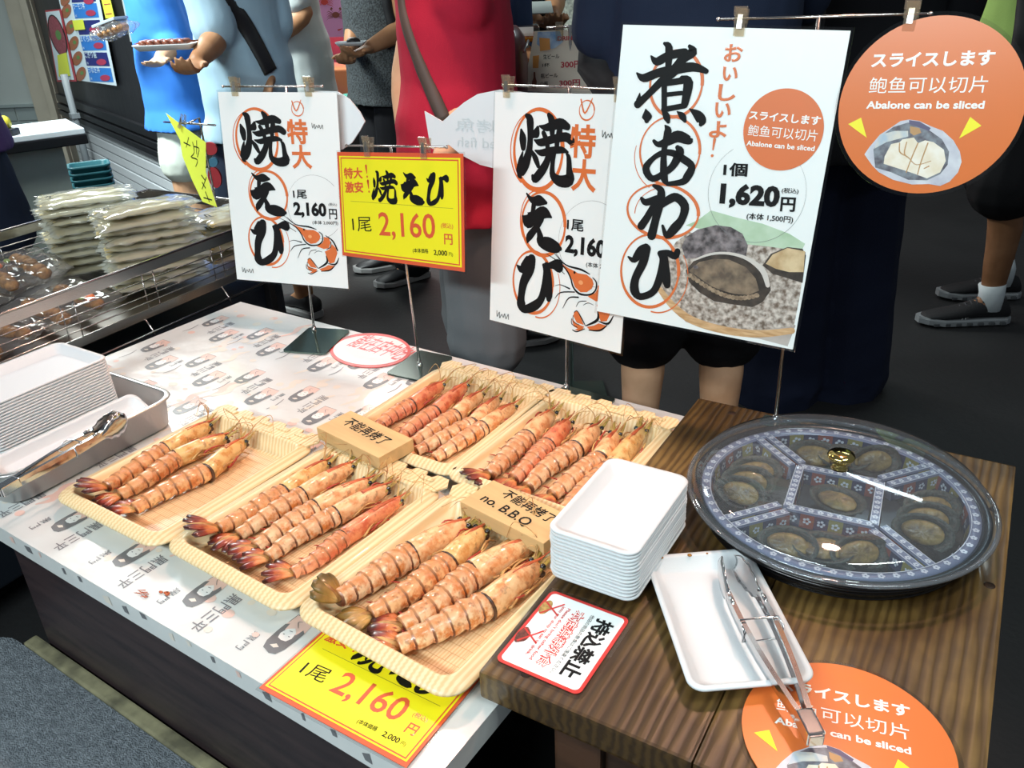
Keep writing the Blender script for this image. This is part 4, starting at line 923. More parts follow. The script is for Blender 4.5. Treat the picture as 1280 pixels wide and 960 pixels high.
# big abalone poster
def big_poster():
    P = PLN['big']; _, _, _, w_, h_ = SG['big']
    t = thing('price_poster', 'tall white abalone poster with a photo of abalone on ice, hanging highest', 'sign', M=P.M())
    sheet(t, w_, h_, PAPER)
    A = Art(); c = lambda pts: crop(P, 820, 240, 4.8, pts)
    ICE = mat('ice_photo_print', '#d3c9bf', .4, col2='#6b5b4e', vscale=130, coat=.3, detail=8); ROCK = mat('rock_photo_print', '#8f8688', .4, col2='#3a3436', vscale=80, coat=.3, detail=8)
    FLESH = mat('abalone_photo_print', '#8f7c66', .4, col2='#5d5044', vscale=60, coat=.3); BAS = mat('basket_photo_print', '#d8b489', .4, col2='#b98f60', vscale=40, coat=.3, stretch=(1, 6, 1)); SHL = mat('shell_photo_print', '#4a4038', .4, col2='#2c2520', vscale=50, coat=.3); CRM = mat('cream_photo_print', '#d9c29a', .4, col2='#b89a70', vscale=40, coat=.3); PGR = mat('pale_leaf_print', '#bfd6bd', .4, col2='#a7c4a2', vscale=25, coat=.3); BEAD = mat('bead_photo_print', '#a8937a', .4, col2='#6f5d4a', vscale=150, coat=.3); LIP = mat('pale_lip_print', '#cfc9c2', .4, coat=.3); SHD = mat('grey_table_print', '#a99f98', .4, col2='#cfc8c2', vscale=14, coat=.3)
    M_ = [ICE, ROCK, FLESH, BAS, SHL, CRM, PGR, BEAD, LIP, SHD]
    A.poly(c([(330, 110), (470, 150), (640, 190), (800, 250), (895, 310), (880, 340), (600, 350), (420, 260), (180, 200), (250, 170)]), 6, .0)
    A.poly(c([(20, 600), (180, 780), (400, 850), (620, 880), (790, 925), (838, 800), (800, 780), (300, 640)]), 9, .0)
    A.poly(c([(25, 470), (30, 560), (90, 660), (180, 730), (330, 790), (560, 835), (828, 805), (866, 610), (898, 360), (700, 330), (420, 300), (200, 240), (120, 300), (60, 400)]), 0, .0001)
    A.stroke(c([(18, 575, 30), (100, 680, 42), (220, 770, 46), (420, 830, 46), (620, 850, 46), (815, 832, 40)]), 3, .0002)
    A.poly(c([(155, 330), (180, 270), (250, 225), (360, 198), (450, 210), (520, 250), (552, 320), (540, 390), (480, 400), (330, 390), (180, 400)]), 1, .0002)
    A.poly(c([(640, 440), (690, 370), (790, 330), (880, 340), (900, 380), (880, 545), (800, 520), (700, 490)]), 4, .0002); A.poly(c([(660, 430), (700, 375), (790, 335), (895, 355), (886, 480), (800, 480), (720, 460)]), 5, .0003)
    A.poly(c([(180, 470), (230, 410), (320, 370), (420, 365), (520, 390), (620, 440), (680, 520), (690, 590), (640, 660), (580, 690), (470, 675), (350, 655), (260, 600), (200, 540)]), 4, .0003)
    A.stroke(c([(225, 410, 10), (330, 372, 14), (440, 368, 16), (550, 400, 22), (640, 470, 34), (672, 560, 26)]), 8, .0004)
    A.poly(c([(200, 470), (260, 420), (350, 400), (440, 405), (540, 450), (600, 520), (620, 590), (540, 625), (440, 610), (330, 570), (250, 530)]), 2, .0005)
    A.stroke(c([(225, 490, 6), (330, 570, 16), (450, 615, 20), (545, 620, 8)]), 4, .00055)
    for k in range(18):
        q = k/17; x = 205+q*400; y = 500+155*sin(q*pi*.62)-25*q; A.disc(c([(x, y)])[0], .0042, .0036, 7, 12, .0006)
    A.disc(c([(240, 450)])[0], .004, .003, 1, 12, .0006)
    A.build('abalone_photo', M_, t)
    A = Art(.0011)
    oval(A, P, 845, 105, 33, 42, 4.2); oval(A, P, 838, 108, 26, 36, 1.8, a0=1.5, a1=4.0)
    oval(A, P, 837, 189, 38, 43, 3.5); oval(A, P, 832, 196, 40, 45, 1.2, a0=2.9, a1=4.3); oval(A, P, 828, 264, 45.5, 33.5, 4.2); oval(A, P, 834, 270, 42, 36, 1.6, a0=1.8, a1=3.2); oval(A, P, 812, 339, 36.5, 46, 4); oval(A, P, 823, 345, 37, 47, 1.8, a0=4.6, a1=7.0)
    for s_, x, y, q in (('お', 916, 77, 23), ('い', 912, 101, 19), ('し', 908, 126, 22), ('い', 903, 147, 20), ('よ', 897, 172, 22)): tx(A, P, s_, x-q*.5, y, x+q*.5, y+.6, q*.95, 0, .03)
    A.stroke(crop(P, 880, 40, 3.84, [(52, 515, 14), (44, 565, 6)]), 0, .0002); A.disc(P.uv(890.5, 194.5), .0022, dh=.0002, n=10)
    c0 = P.uv(978.5, 162.5); r_ = P.uv(1030, 162.5)[0]-c0[0]; A.disc(c0, r_*1.0, r_*1.0, 0, 64)
    A.build('orange_lettering', OINK, t)
    A = Art(.0011)
    for g in (G_NI, G_A, G_WA, G_BI2): brush(A, P, g, dh=.0004)
    tx(A, P, '1個', 904, 220, 934, 221, 17, 0, .03); tx(A, P, '1,620', 899, 259, 973, 264, 31, 0, .05); tx(A, P, '円', 975, 264, 993.5, 265, 18, 0, .03); tx(A, P, '(税込)', 977, 242, 998, 243, 7.5, 0, .01); tx(A, P, '(本体 1,500円)', 933, 275, 991, 280, 9.5, 0, .015)
    A.build('black_lettering', INK, t)
    A = Art(.0013)
    tx(A, P, 'スライスします', 936, 149, 1025, 157, 11, 0, .03); tx(A, P, '鲍鱼可以切片', 934.5, 169.5, 1021, 177, 14, 0, .0); tx(A, P, 'Abalone can be sliced', 933, 182, 1018, 189, 6.5, 0, .025)
    A.build('white_lettering', WINK, t)
    A = Art(.0011); oval(A, P, 945, 241, 63, 64, .5, a0=2.2, a1=7.1); A.build('thin_price_ring', LINEG, t)
big_poster()

# orange discs
def orange_disc(label, P, r, rot, group='orange abalone slicing discs'):
    PB = PLN['big']; C0 = PB.uv(1160, 134); R0 = abs(PB.uv(1277, 130)[0]-PB.uv(1043, 140)[0])/2
    t = thing('disc_sign', label, 'sign', M=P.M(), group=group)
    b = MB(); b.prism([(r*cos(2*pi*k/72), r*sin(2*pi*k/72)) for k in range(72)], -.001, .0003); b.build('disc', mat('orange_laminated_paper', '#dd7434', .3, coat=.6), t)
    b = MB(); b.prism([((r+.005)*cos(2*pi*k/72), (r+.005)*sin(2*pi*k/72)) for k in range(72)], -.0016, -.0004); b.build('laminate_edge', CLEAR, t)
    def c(x, y):
        a = PB.uv(x, y); u, v = (a[0]-C0[0])*r/R0, (a[1]-C0[1])*r/R0; return (u*cos(rot)-v*sin(rot), u*sin(rot)+v*cos(rot))
    def T(A, s_, x0, y0, x1, y1, hh, bold):
        p0, p1, q = c(x0, y0), c(x1, y1), c(x0, y0-hh); A.text(s_, p0, p1, math.hypot(q[0]-p0[0], q[1]-p0[1]), 0, bold)
    A = Art(); T(A, 'スライスします', 1089, 85, 1242, 82, 18, .035); T(A, '鲍鱼可以切片', 1086, 117, 1233, 116, 20, .0); T(A, 'Abalone can be sliced', 1083, 136, 1230, 136, 9.5, .03); A.build('white_lettering', WINK, t)
    A = Art(); A.poly([c(1061, 155), c(1077, 147), c(1084, 172)]); A.poly([c(1213, 146), c(1227, 157), c(1199, 173)]); A.build('yellow_arrow', YEL, t)
    k = lambda pts: [c(1070+x/8.53, 140+y/8.53) for x, y in pts]
    A = Art()
    A.poly(k([(95, 450), (150, 370), (260, 240), (400, 150), (480, 95), (570, 80), (680, 95), (800, 150), (930, 200), (1040, 300), (1110, 420), (1128, 530), (1090, 640), (1000, 740), (900, 785), (780, 765), (600, 770), (400, 720), (250, 640), (180, 570)]), 0)
    A.poly(k([(190, 400), (270, 260), (400, 160), (560, 110), (780, 190), (920, 290), (995, 420), (980, 560), (900, 660), (760, 725), (560, 720), (380, 640), (210, 590)]), 1, .0001)
    A.poly(k([(260, 240), (420, 200), (560, 200), (560, 260), (440, 290), (330, 320), (200, 390)]), 3, .0002); A.poly(k([(570, 85), (680, 100), (800, 170), (780, 200), (640, 150), (570, 125)]), 4, .0002); A.poly(k([(580, 150), (680, 170), (700, 220), (620, 250), (580, 220)]), 5, .0002)
    A.poly(k([(310, 470), (380, 340), (470, 320), (500, 290), (620, 270), (665, 330), (740, 300), (830, 320), (940, 400), (960, 520), (900, 640), (760, 705), (640, 660), (520, 620), (300, 550)]), 2, .0002)
    for st in ([(665, 330, 10), (600, 480, 10), (540, 640, 8)], [(770, 330, 10), (700, 520, 10), (660, 660, 8)], [(545, 320, 8), (520, 440, 10), (570, 490, 8), (650, 560, 6), (800, 520, 6)], [(470, 330, 8), (470, 420, 10), (520, 460, 8)], [(730, 600, 8), (780, 575, 10)]):
        A.stroke([(*c(1070+x/8.53, 140+y/8.53), wd_*.00016*r/R0) for x, y, wd_ in st], 5, .0003)
    A.build('sliced_abalone_photo', [mat('pearl_shell_print', '#d3d6dd', .35, col2='#b5b6c4', vscale=40, coat=.4), mat('dark_flesh_print', '#4f4a55', .4, col2='#7f8790', vscale=90, coat=.4), mat('white_flesh_print', '#efe9dc', .4, col2='#e3d6bd', vscale=50, coat=.4), mat('pearl_blue_print', '#a9bccb', .4, col2='#d9d3c4', vscale=60, coat=.4), mat('purple_print', '#555070', .4, coat=.4), mat('brown_edge_print', '#b78d5c', .4, coat=.4)], t)
PB = PLN['big']; c0 = PB.uv(1160, 134)
orange_disc('large orange disc hanging from the metal bar at the upper right', Plane(PB.o+PB.u*c0[0]+PB.v*c0[1]+PB.n*.004, PB.u, PB.v), abs(PB.uv(1277, 130)[0]-PB.uv(1043, 140)[0])/2, 0.)
dv = at(1148, 893, ZW)-at(1008, 856, ZW); an = math.atan2(dv.y, dv.x)
orange_disc('orange disc lying flat on the wooden table, partly under the tongs', Plane((-.064, .630, ZW+.0019), (cos(an), sin(an), 0), (-sin(an), cos(an), 0)), .097, 0.)

# no-outside-food card
P = Plane((-.362, .604, ZW+.0012), (cos(.04), sin(.04), 0), (-sin(.04), cos(.04), 0))
t = thing('notice_card', 'white laminated card with red border forbidding outside food, on the table corner', 'sign', M=P.M())
b = MB(); b.prism(rrect(.057, .070, .010), -.0008, -.0001); b.build('laminate_edge', CLEAR, t)
b = MB(); b.prism(rrect(.0515, .0645, .008), -.0004, .0002); b.build('red_border', mat('card_red', '#cf3733', .35, coat=.4), t)
A = Art(.0004); A.poly(rrect(.0475, .0605, .006)); A.build('white_field', PAPER, t)
A = Art(.0007); A.text('持込禁止', (.018, .048), (.018, -.049), .0225, bold=.035); A.text('他店の商品の飲食はご遠慮ください。', (.0095, .048), (.0095, -.052), .0052); A.build('black_lettering', INK, t)
A = Art(.0006); A.text('本店禁帶外食', (-.0115, .048), (-.0115, -.050), .0165, bold=.075)
A.text("Please don't bring other food", (-.0205, .045), (-.0205, -.046), .0055, bold=.02); A.text('into our shop to eat or drink.', (-.0275, .045), (-.0275, -.042), .0055, bold=.02)
for y in (.034, -.016):
    A.stroke([(-.026, y+.014, .0022), (-.044, y-.012, .0022)], 0, .0003); A.stroke([(-.046, y+.008, .0022), (-.024, y-.006, .0022)], 0, .0003)
A.build('red_lettering', mat('card_red', '#cf3733', .35), t)
A = Art(.0008); A.text('本店禁帶外食', (-.0105, .047), (-.0105, -.049), .0145, bold=.0); A.build('white_lettering', WINK, t)
A = Art(.0006); A.poly([(-.043+.008*cos(a)*.8, .034+.013*sin(a)) for a in [2*pi*k/16 for k in range(16)]]); A.build('corn_picture', mat('tan_picture', '#c9a35e', .5, col2='#8f6c34', vscale=200), t)
A = Art(.0006); A.poly([(-.043+.0075*cos(a), -.018+.013*sin(a)*(1+.15*cos(3*a))) for a in [2*pi*k/18 for k in range(18)]]); A.build('skewer_picture', mat('dark_meat_picture', '#7a3b30', .5, col2='#43201c', vscale=200), t)

# oval paper on the sheet
P = Plane((-1.163, 1.152, ZT+.002), (cos(.62), sin(.62), 0), (-sin(.62), cos(.62), 0))
dv = at(492, 452, ZT)-at(434, 436, ZT); an = math.atan2(dv.y, dv.x)
c_ = at(463, 438.5, ZT); P = Plane((c_.x, c_.y, ZT+.002), (cos(an), sin(an), 0), (-sin(an), cos(an), 0))
t = thing('oval_card', 'oval white card with red rim and Chinese lettering, lying between the sign bases', 'sign', M=P.M())
o = [P.uv(463+50.5*cos(a), 438+21.5*sin(a)) for a in [-2*pi*k/48 for k in range(48)]]
b = MB(); b.prism(o, -.001, .0003); b.build('red_rim', mat('card_red', '#cf3733', .35, coat=.4), t)
A = Art(.0005); A.poly([P.uv(463+46.5*cos(a), 438+18.5*sin(a)) for a in [-2*pi*k/48 for k in range(48)]]); A.build('white_field', mat('white_card', '#ecdcdc', .35, coat=.3), t)
A = Art(.0008); p0, p1, q = P.uv(432, 432), P.uv(497, 452), P.uv(434, 416); A.text('能在店中吃!', p0, p1, math.hypot(q[0]-p0[0], q[1]-p0[1]), bold=.01); A.build('red_lettering', mat('card_red', '#cf3733', .35, coat=.4), t)

# fish shaped boards seen from behind
FM = mat('pale_board', '#dbe6ea', .4, coat=.3)
P3 = PLN['second']; P = Plane(P3.o-P3.n*.02, P3.u, P3.v)
t = thing('fish_board', 'fish shaped white board with tail at left, behind the second prawn poster', 'sign', M=P.M(), group='fish shaped boards')
o = [P.uv(*q) for q in ((530.5, 139), (553, 152), (566, 140), (580, 128), (597, 117.5), (625, 112), (680, 118), (720, 150), (700, 195), (650, 212), (620, 211), (600, 206), (577, 194), (561, 181), (540, 186), (536, 172))][::-1]
b = MB(); b.prism(o, -.003, 0); b.build('board', FM, t)
A = Art(); e = lambda x, y: P.uv(x, y)
p0, p1 = e(621, 168), e(569, 163); A.text('烤魚', p0, p1, .024, mirror=True); p0, p1 = e(621, 186), e(572, 183); A.text('ed fish', p0, p1, .018, mirror=True)
A.build('show_through_lettering', mat('faint_print', '#c3d2d6', .5), t)
P1 = PLN['white']; P = Plane(P1.o-P1.n*.02, P1.u, P1.v)
t = thing('fish_board', 'fish shaped white board showing only its rounded nose, behind the left prawn poster', 'sign', M=P.M(), group='fish shaped boards')
o = [P.uv(*q) for q in ((395, 113.5), (421, 114), (437, 124), (450, 140), (456, 152), (450, 163), (440, 178), (428, 187), (405, 190), (370, 175), (360, 150), (372, 122))][::-1]
b = MB(); b.prism(o, -.003, 0); b.build('board', FM, t)

# wire stands with clips
BASE = mat('dark_base_plate', '#4a5a55', .22, .6); BASE2 = mat('mirror_base_plate', '#6d8078', .1, .9)
def clip(P, px, py, parent, off=.004, s=1.):
    c = P.uv(px, py); b = MB(); k = .0011*s
    for dz, tilt in ((.0048, .10), (-.0066, -.10)):
        R_ = Matrix.Rotation(tilt, 3, 'X'); b.box((c[0], c[1]-.001, dz), (.015*s, .036*s, .0025), 0, R_, bev=.001)
    b.box((c[0], c[1]+.002, -.001), (.018*s, .009*s, .009), 0, bev=.001)
    b.box((c[0], c[1]+.013*s, .006), (.019*s, .012*s, .003), 0, Matrix.Rotation(.3, 3, 'X'), bev=.001)
    o = b.build('clip', CLIPM, parent); tag(o, 'clear plastic clip')
    b = MB(); b.box((c[0], c[1]+.0, .0058), (.007*s, .018*s, .0008)); b.build('clip_spring', STEEL, o)
def stand(label, P, bar, poleb, z0, plate, clips, pm=BASE, prot=0., pd=-.004, rz=0.):
    t = thing('sign_stand', label, 'sign stand', M=P.M(), group='wire sign stands')
    Mi = P.M().inverted()
    a, b_ = [Vector((*P.uv(*q), pd)) for q in bar]
    b = MB(); b.tube([a, b_], .0019, 8); b.ball(a, .0032, n=6); b.ball(b_, .0032, n=6); b.build('crossbar', CH, t)
    mid = (a+b_)/2; foot = Mi @ Vector(poleb)
    bx = Vector(poleb)
    d = (b_-a); tt = max(.1, min(.9, (foot-a).dot(d)/d.dot(d))); top = a+d*tt
    MB().tube([Mi @ Vector((bx.x, bx.y, z0+.004)), top], .0028, 10).build('pole', CH, t)
    b = MB(); R_ = Matrix.Rotation(rz, 3, 'Z')
    o = [R_ @ Vector((x, y, 0)) for x, y in rrect(plate[2]/2, plate[3]/2, .008)]
    bb = MB(); bb.prism([(q.x, q.y) for q in o], 0, .0035); po = bb.build('base_plate', pm, t); po.matrix_local = Mi @ Matrix.Translation((plate[0], plate[1], z0+.0008))
    bb = MB(); bb.lathe([(.0005, .012), (.0045, .012), (.006, .0036)], 16); so = bb.build('pole_socket', CH, t); so.matrix_local = Mi @ Matrix.Translation((bx.x, bx.y, z0))
    for px, py in clips: clip(P, px, py, t)
    return t
PLm = PLN
q = at(393, 414, ZT); stand('wire sign stand on a green reflecting base, holding the left white poster', PLN['white'], [(277, 108), (401, 108)], q, ZT, (-1.300, 1.135, .10, .13), [(294, 108), (386, 108)], BASE2, rz=.35)
q = at(525, 459, ZT); stand('wire sign stand with dark base holding the yellow price card', PLN['yellow'], [(431, 182), (556, 184)], q, ZT, (-1.020, 1.148, .085, .12), [(460, 183), (531, 185)], BASE, rz=.1)
q = at(708, 487, ZT); stand('wire sign stand holding the second white prawn poster', PLN['second'], [(627, 106), (795, 112)], q, ZT, (-.665, 1.183, .11, .06), [(635, 108), (775, 112)], BASE2)
q = at(969, 527, ZW); stand('tall wire sign stand behind the platter, holding abalone poster and orange disc', PLN['big'], [(897, 24), (1163, 17)], q, ZW, (q.x+.01, q.y-.006, .06, .03), [(926, 27), (1139, 20)], BASE)
# yellow handwritten note hung by one corner
Zc = 2.25
A0, B0, C0_ = atd(207, 141, 2.25), atd(257, 178, 2.05), atd(271, 259, 2.02)
u_ = (B0-A0).normalized(); n_ = (B0-A0).cross(C0_-A0); P = Plane((A0+C0_)/2, u_, n_.normalized().cross(u_))
if P.n.dot(CAMP-P.o) < 0: P = Plane(P.o, -P.u, P.v)
t = thing('paper_note', 'crooked yellow handwritten note hanging by a clip, left of the white poster', 'note', M=P.M())
o = [P.uv(*q) for q in ((207, 141), (232, 160), (257, 178), (257, 215), (271, 259), (253, 252), (240, 225), (228, 195), (225, 175))]
ar = sum(o[i][0]*o[(i+1) % len(o)][1]-o[(i+1) % len(o)][0]*o[i][1] for i in range(len(o)))
if ar < 0: o = o[::-1]
b = MB(); b.prism(o, -.0008, 0); b.build('sheet', mat('lemon_paper', '#e3ee4e', .5), t)
A = Art()
for st in ([(236, 172), (233, 184)], [(230, 178), (238, 182)], [(241, 178), (243, 190), (239, 196)], [(246, 176), (246, 192)], [(243, 183), (249, 186), (247, 196)], [(240, 197), (247, 200), (245, 208)], [(252, 219), (257, 226)], [(253, 228), (257, 235)], [(257, 240), (262, 252)], [(255, 247), (265, 250)], [(258, 222), (253, 236)]):
    A.stroke([(*P.uv(*q), .0030) for q in st])
A.build('ink_lettering', INK, t)
AW_ = Vector((_f.x, _f.y, 0)).normalized()
t = thing('sign_stand', 'short wire sign stand with one clip holding the yellow note', 'sign stand', M=P.M(), group='wire sign stands')
a, b_ = Vector((*P.uv(202, 152), -.006)), Vector((*P.uv(266, 156), -.006)); MB().tube([a, b_], .0025, 8).build('crossbar', CH, t)
mid = P.M() @ a.lerp(b_, .5); Mi = P.M().inverted(); bk = mid+AW_*.09; MB().tube([Mi @ mid, Mi @ bk, Mi @ Vector((bk.x, bk.y, .60))], .003, 8).build('pole', CH, t); mid = bk
MB().box(Mi @ Vector((mid.x, mid.y, .602)), (.06, .003, .06), bev=.001).build('base_plate', BASE, t)
clip(P, 228, 152, t)

# posters on the black pillar
def poster_quad(name, label, quads, P, mats, cat='poster', group=None, h=.012, texts=()):
    """quads: list of (pixel polygon, material index); first is the sheet"""
    o = [P.uv(*q) for q in quads[0][0]]; c = (sum(q[0] for q in o)/len(o), sum(q[1] for q in o)/len(o))
    M = P.M() @ Matrix.Translation((c[0], c[1], h)); t = thing(name, label, cat, M=M, group=group)
    f = lambda pts: [(P.uv(*q)[0]-c[0], P.uv(*q)[1]-c[1]) for q in pts]
    def ccw(p): return p if sum(p[i][0]*p[(i+1) % len(p)][1]-p[(i+1) % len(p)][0]*p[i][1] for i in range(len(p))) > 0 else p[::-1]
    b = MB(); b.prism(ccw(f(quads[0][0])), -.0015, 0); b.build('sheet', mats[quads[0][1]], t)
    if len(quads) > 1:
        A = Art()
        for i, (pts, mi) in enumerate(quads[1:]): A.poly(ccw(f(pts)), mi, .0004*(i % 4)+.0002)
        for (s_, p0, p1, h_, mi, bo) in texts:
            a, b_ = f([p0, p1]); q = f([(p0[0], p0[1]-h_)])[0]; A.text(s_, a, b_, math.hypot(q[0]-a[0], q[1]-a[1]), mi, bo, .0022)
        A.build('print', mats, t)
    return t
def el(cx, cy, rx, ry, sl=0.): return [(cx+rx*cos(a)+sl*ry*sin(a), cy+ry*sin(a)) for a in [2*pi*k/24 for k in range(24)]]
BLU = mat('sky_blue_print', '#2b7fd6', .4); DBL = mat('deep_blue_print', '#1f2a78', .4); REDT = mat('dull_red_print', '#b0385a', .4); FOOD = mat('food_photo_print', '#b5584a', .5, col2='#7c6a3e', vscale=90); LEM = mat('lemon_paper', '#e3ee4e', .5); PWH = mat('cool_white_paper', '#d5e6ee', .5); GRN = mat('leaf_green_print', '#5c8a4a', .5); REDB = mat('red_border_print', '#b53a46', .5); BOWL = mat('bowl_photo_print', '#a35560', .5, col2='#7c3442', vscale=70); PT = mat('pale_text_print', '#cfe6f5', .5)
k8 = lambda pts: [(60+x/8.73, y/8.73) for x, y in pts]
Q = [([(74, -10), (125, -10), (148.5, 107), (99, 100)], 0)]
T_ = []
rows = [((280, -50, 545, -50, 550, 12, 285, 28), 2, (215, -10)), ((290, 42, 555, 32, 585, 188, 322, 200), 1, (225, 120)), ((330, 222, 590, 215, 625, 365, 368, 380), 2, (270, 295)), ((370, 395, 640, 385, 668, 545, 405, 552), 1, (305, 470)), ((415, 570, 668, 570, 703, 720, 448, 715), 2, (345, 635)), ((455, 735, 710, 740, 742, 895, 485, 885), 1, (385, 805))]
nm = ['', 'サーモン丼', '', 'まぐろ丼', 'にぎり盛', 'うなぎ丼']
for i, (r, mi, e_) in enumerate(rows):
    Q.append((k8([(r[0], r[1]), (r[2], r[3]), (r[4], r[5]), (r[6], r[7])]), mi)); Q.append((k8(el(e_[0], e_[1], 52, 78, -.2)), 4)); Q.append((k8(el(e_[0]+10, e_[1]-10, 18, 22)), 6))
    Q.append((k8(el((r[2]+r[4])/2-75, (r[3]+r[5])/2+30, 55, 34, .0)), 3))
    if nm[i]: T_.append((nm[i], k8([(r[0]+22, r[1]+62)])[0], k8([(r[0]+150, r[1]+58)])[0], 5.2, 5, .01)); T_.append(('丼', k8([(r[0]+40, r[7]-14)])[0], k8([(r[0]+62, r[7]-14)])[0], 2.2, 5, 0))
poster_quad('menu_poster', 'white menu poster with blue rows of rice bowls on the black pillar', Q, pp, [PWH, BLU, DBL, REDT, FOOD, PT, GRN], texts=T_)
poster_quad('bowl_poster', 'narrow red bordered poster of a tuna bowl, left of the blue menu', [(k8([(0, 112), (175, 95), (345, 885), (130, 890)]), 0), (k8([(8, 130), (160, 112), (320, 868), (140, 870)]), 1), (k8(el(140, 385, 88, 228, .28)), 2), (k8(el(140, 385, 76, 214, .28)), 3), (k8(el(150, 380, 30, 55, .2)), 4), (k8(el(165, 450, 22, 45, .2)), 1)], pp, [REDB, PWH, BLACK, BOWL, GRN], h=.018)
poster_quad('sticky_note', 'yellow sticky note near the foot of the tuna bowl poster', [(k8([(140, 600), (240, 570), (282, 825), (158, 832)]), 0)], pp, [LEM], 'note', 'yellow sticky notes', .022)
poster_quad('sticky_note', 'small yellow sticky note covering a row of the blue menu', [(k8([(298, 222), (415, 210), (437, 318), (322, 328)]), 0)], pp, [LEM], 'note', 'yellow sticky notes', .017)
poster_quad('sticky_note', 'tall yellow paper strip at the top right of the blue menu', [([(128, -8), (139, -8), (146, 22), (135, 23)], 0), ([(133, 5), (141, 4), (141.3, 5.2), (133.3, 6.2)], 1), ([(135, 17), (143, 16), (143.3, 17.2), (135.3, 18.2)], 1)], pp, [LEM, REDB], 'note', 'yellow sticky notes', .012)
poster_quad('text_notice', 'pale grey text notice on the pillar beside the blue shirted person', [([(154, -8), (184, -8), (190, 52), (166, 52)], 0)] + [([(160+k*.9, 4+k*5), (178+k*.5, 4+k*5), (178+k*.5, 5.4+k*5), (160+k*.9, 5.4+k*5)], 1) for k in range(9)], pp, [mat('dull_paper', '#a9b4b4', .5), LINEG])
# drink menu board
Pd = Plane(atd(706, 78, 2.2), U, (0, .12, 1))
T_ = [('DRINK MENU', (697, 51), (745, 49), 5.5, 1, .03), ('生ビール', (679, 74), (699, 73), 6, 2, .01), ('1杯', (678, 84), (687, 83.5), 5, 2, .01), ('300円', (701, 85.5), (727, 84.5), 9, 1, .03), ('瓶ビール', (676, 98), (697, 97), 6, 2, .01), ('小瓶', (675, 107), (685, 106.5), 5, 2, .01), ('300円', (699, 108), (725, 107), 8, 1, .03)]
t = poster_quad('drink_menu_board', 'white drink menu board listing beer prices, behind the second prawn poster', [([(668, 39), (752, 35), (762, 118), (654, 114)], 0), ([(672, 40), (700, 39), (704, 52), (694, 60), (680, 63), (671, 55)], 3), ([(674, 47), (687, 48), (688, 62), (675, 64)], 4), ([(666, 70), (674, 69), (673, 85), (666, 85)], 4), ([(667, 90), (669, 90), (669.5, 97), (671, 102), (670, 110), (664.5, 110), (665, 102), (667, 97)], 5)], Pd, [mat('cream_board', '#e2dccb', .5), REDB, INK, mat('beer_blue_print', '#5f93c9', .5, col2='#bcd3e6', vscale=40), mat('beer_amber_print', '#dc9a4a', .5), mat('bottle_brown_print', '#7a4a35', .5)], 'sign', None, .0, T_)
b = MB(); Mi = t.matrix_world
o_ = Mi.inverted(); a, b_ = [o_ @ (Pd.o+Pd.u*Pd.uv(*q)[0]+Pd.v*Pd.uv(*q)[1]) for q in ((683, 35), (742, 31))]
b.tube([a, b_], .0035, 8); m = a.lerp(b_, .5); b.tube([m, o_ @ Vector(((Mi @ m).x, (Mi @ m).y, .02))], .006, 8); b.build('support_rod', CH, t)
c2 = o_ @ (Pd.o+Pd.u*Pd.uv(699, 34)[0]+Pd.v*Pd.uv(699, 34)[1]); MB().box(c2+Vector((0, -.01, .004)), (.02, .045, .008), bev=.002).build('clip', CLIPM, t)
q = Mi @ m; MB().box(o_ @ Vector((q.x, q.y, .012)), (.22, .02, .22), bev=.003).build('base_plate', BASE, t)
# ------------------------------------------------------------------ wire rack of bagged food at the left
RZ = radians(5)
RK = thing('wire_rack', 'low chrome wire basket rack holding bagged fried food, left of the table', 'rack', (-1.745, .95, 0), RZ)
W_, Y0, Y1 = -.60, -.85, .62                        # local: front face at x = 0, runs along y
b = MB()
def flat_rail(b, x, z0, h_, y0=Y0, y1=Y1, th=.004): b.box((x, (y0+y1)/2, z0+h_/2), (th, y1-y0, h_), bev=.0012)
for nm, x in (('front', 0.), ('rear', W_)):
    b = MB(); flat_rail(b, x, .640, .024); b.tube([(x, Y0, .666), (x, Y1, .666)], .003, 8); o = b.build('top_rail', CH, RK)
    b = MB(); flat_rail(b, x, .535, .022); b.build('bottom_rail', CH, RK)
    for z in (.572, .588, .606, .624): MB().tube([(x, Y0, z), (x, Y1, z)], .0016, 6).build('wire', CH, RK)
    for k in range(7):
        for d in (0, .032): MB().tube([(x-.002, Y0+.10+k*.21+d, .537), (x-.002, Y0+.10+k*.21+d, .645)], .0015, 6).build('upright_wire', CH, RK)
b = MB(); b.box((W_/2, Y1, .652), (-W_, .004, .024), bev=.001); b.tube([(0, Y1, .666), (W_, Y1, .666)], .003, 8); b.build('end_rail', CH, RK)
for z in (.572, .600, .624): MB().tube([(0, Y1, z), (W_, Y1, z)], .0016, 6).build('wire', CH, RK)
b = MB(); b.box((W_/2, (Y0+Y1)/2, .537), (-W_-.01, Y1-Y0-.01, .003)); b.build('basket_floor', mat('dull_chrome_sheet', '#8f8987', .3, 1.0), RK)
MB().tube([(.022, Y0, .508), (.022, Y1, .508)], .0028, 8).build('lower_rail', CH, RK)
for k in range(6): MB().tube([(.0, Y0+.2+k*.24, .537), (.022, Y0+.2+k*.24, .508), (.024, Y0+.2+k*.24, .492)], .0018, 6).build('hook_wire', CH, RK)
for x in (-.03, W_+.03):
    for y in (Y0+.06, Y0+.75, Y1-.12): MB().box((x, y, .2665), (.022, .022, .533), bev=.002).build('post', BLACK, RK)
MB().box((W_/2, (Y0+Y1)/2, .27), (-W_-.10, Y1-Y0-.1, .40), bev=.006).build('storage_crate', mat('blue_black_crate', '#1d232c', .45, bump=.1, bscale=8), RK)

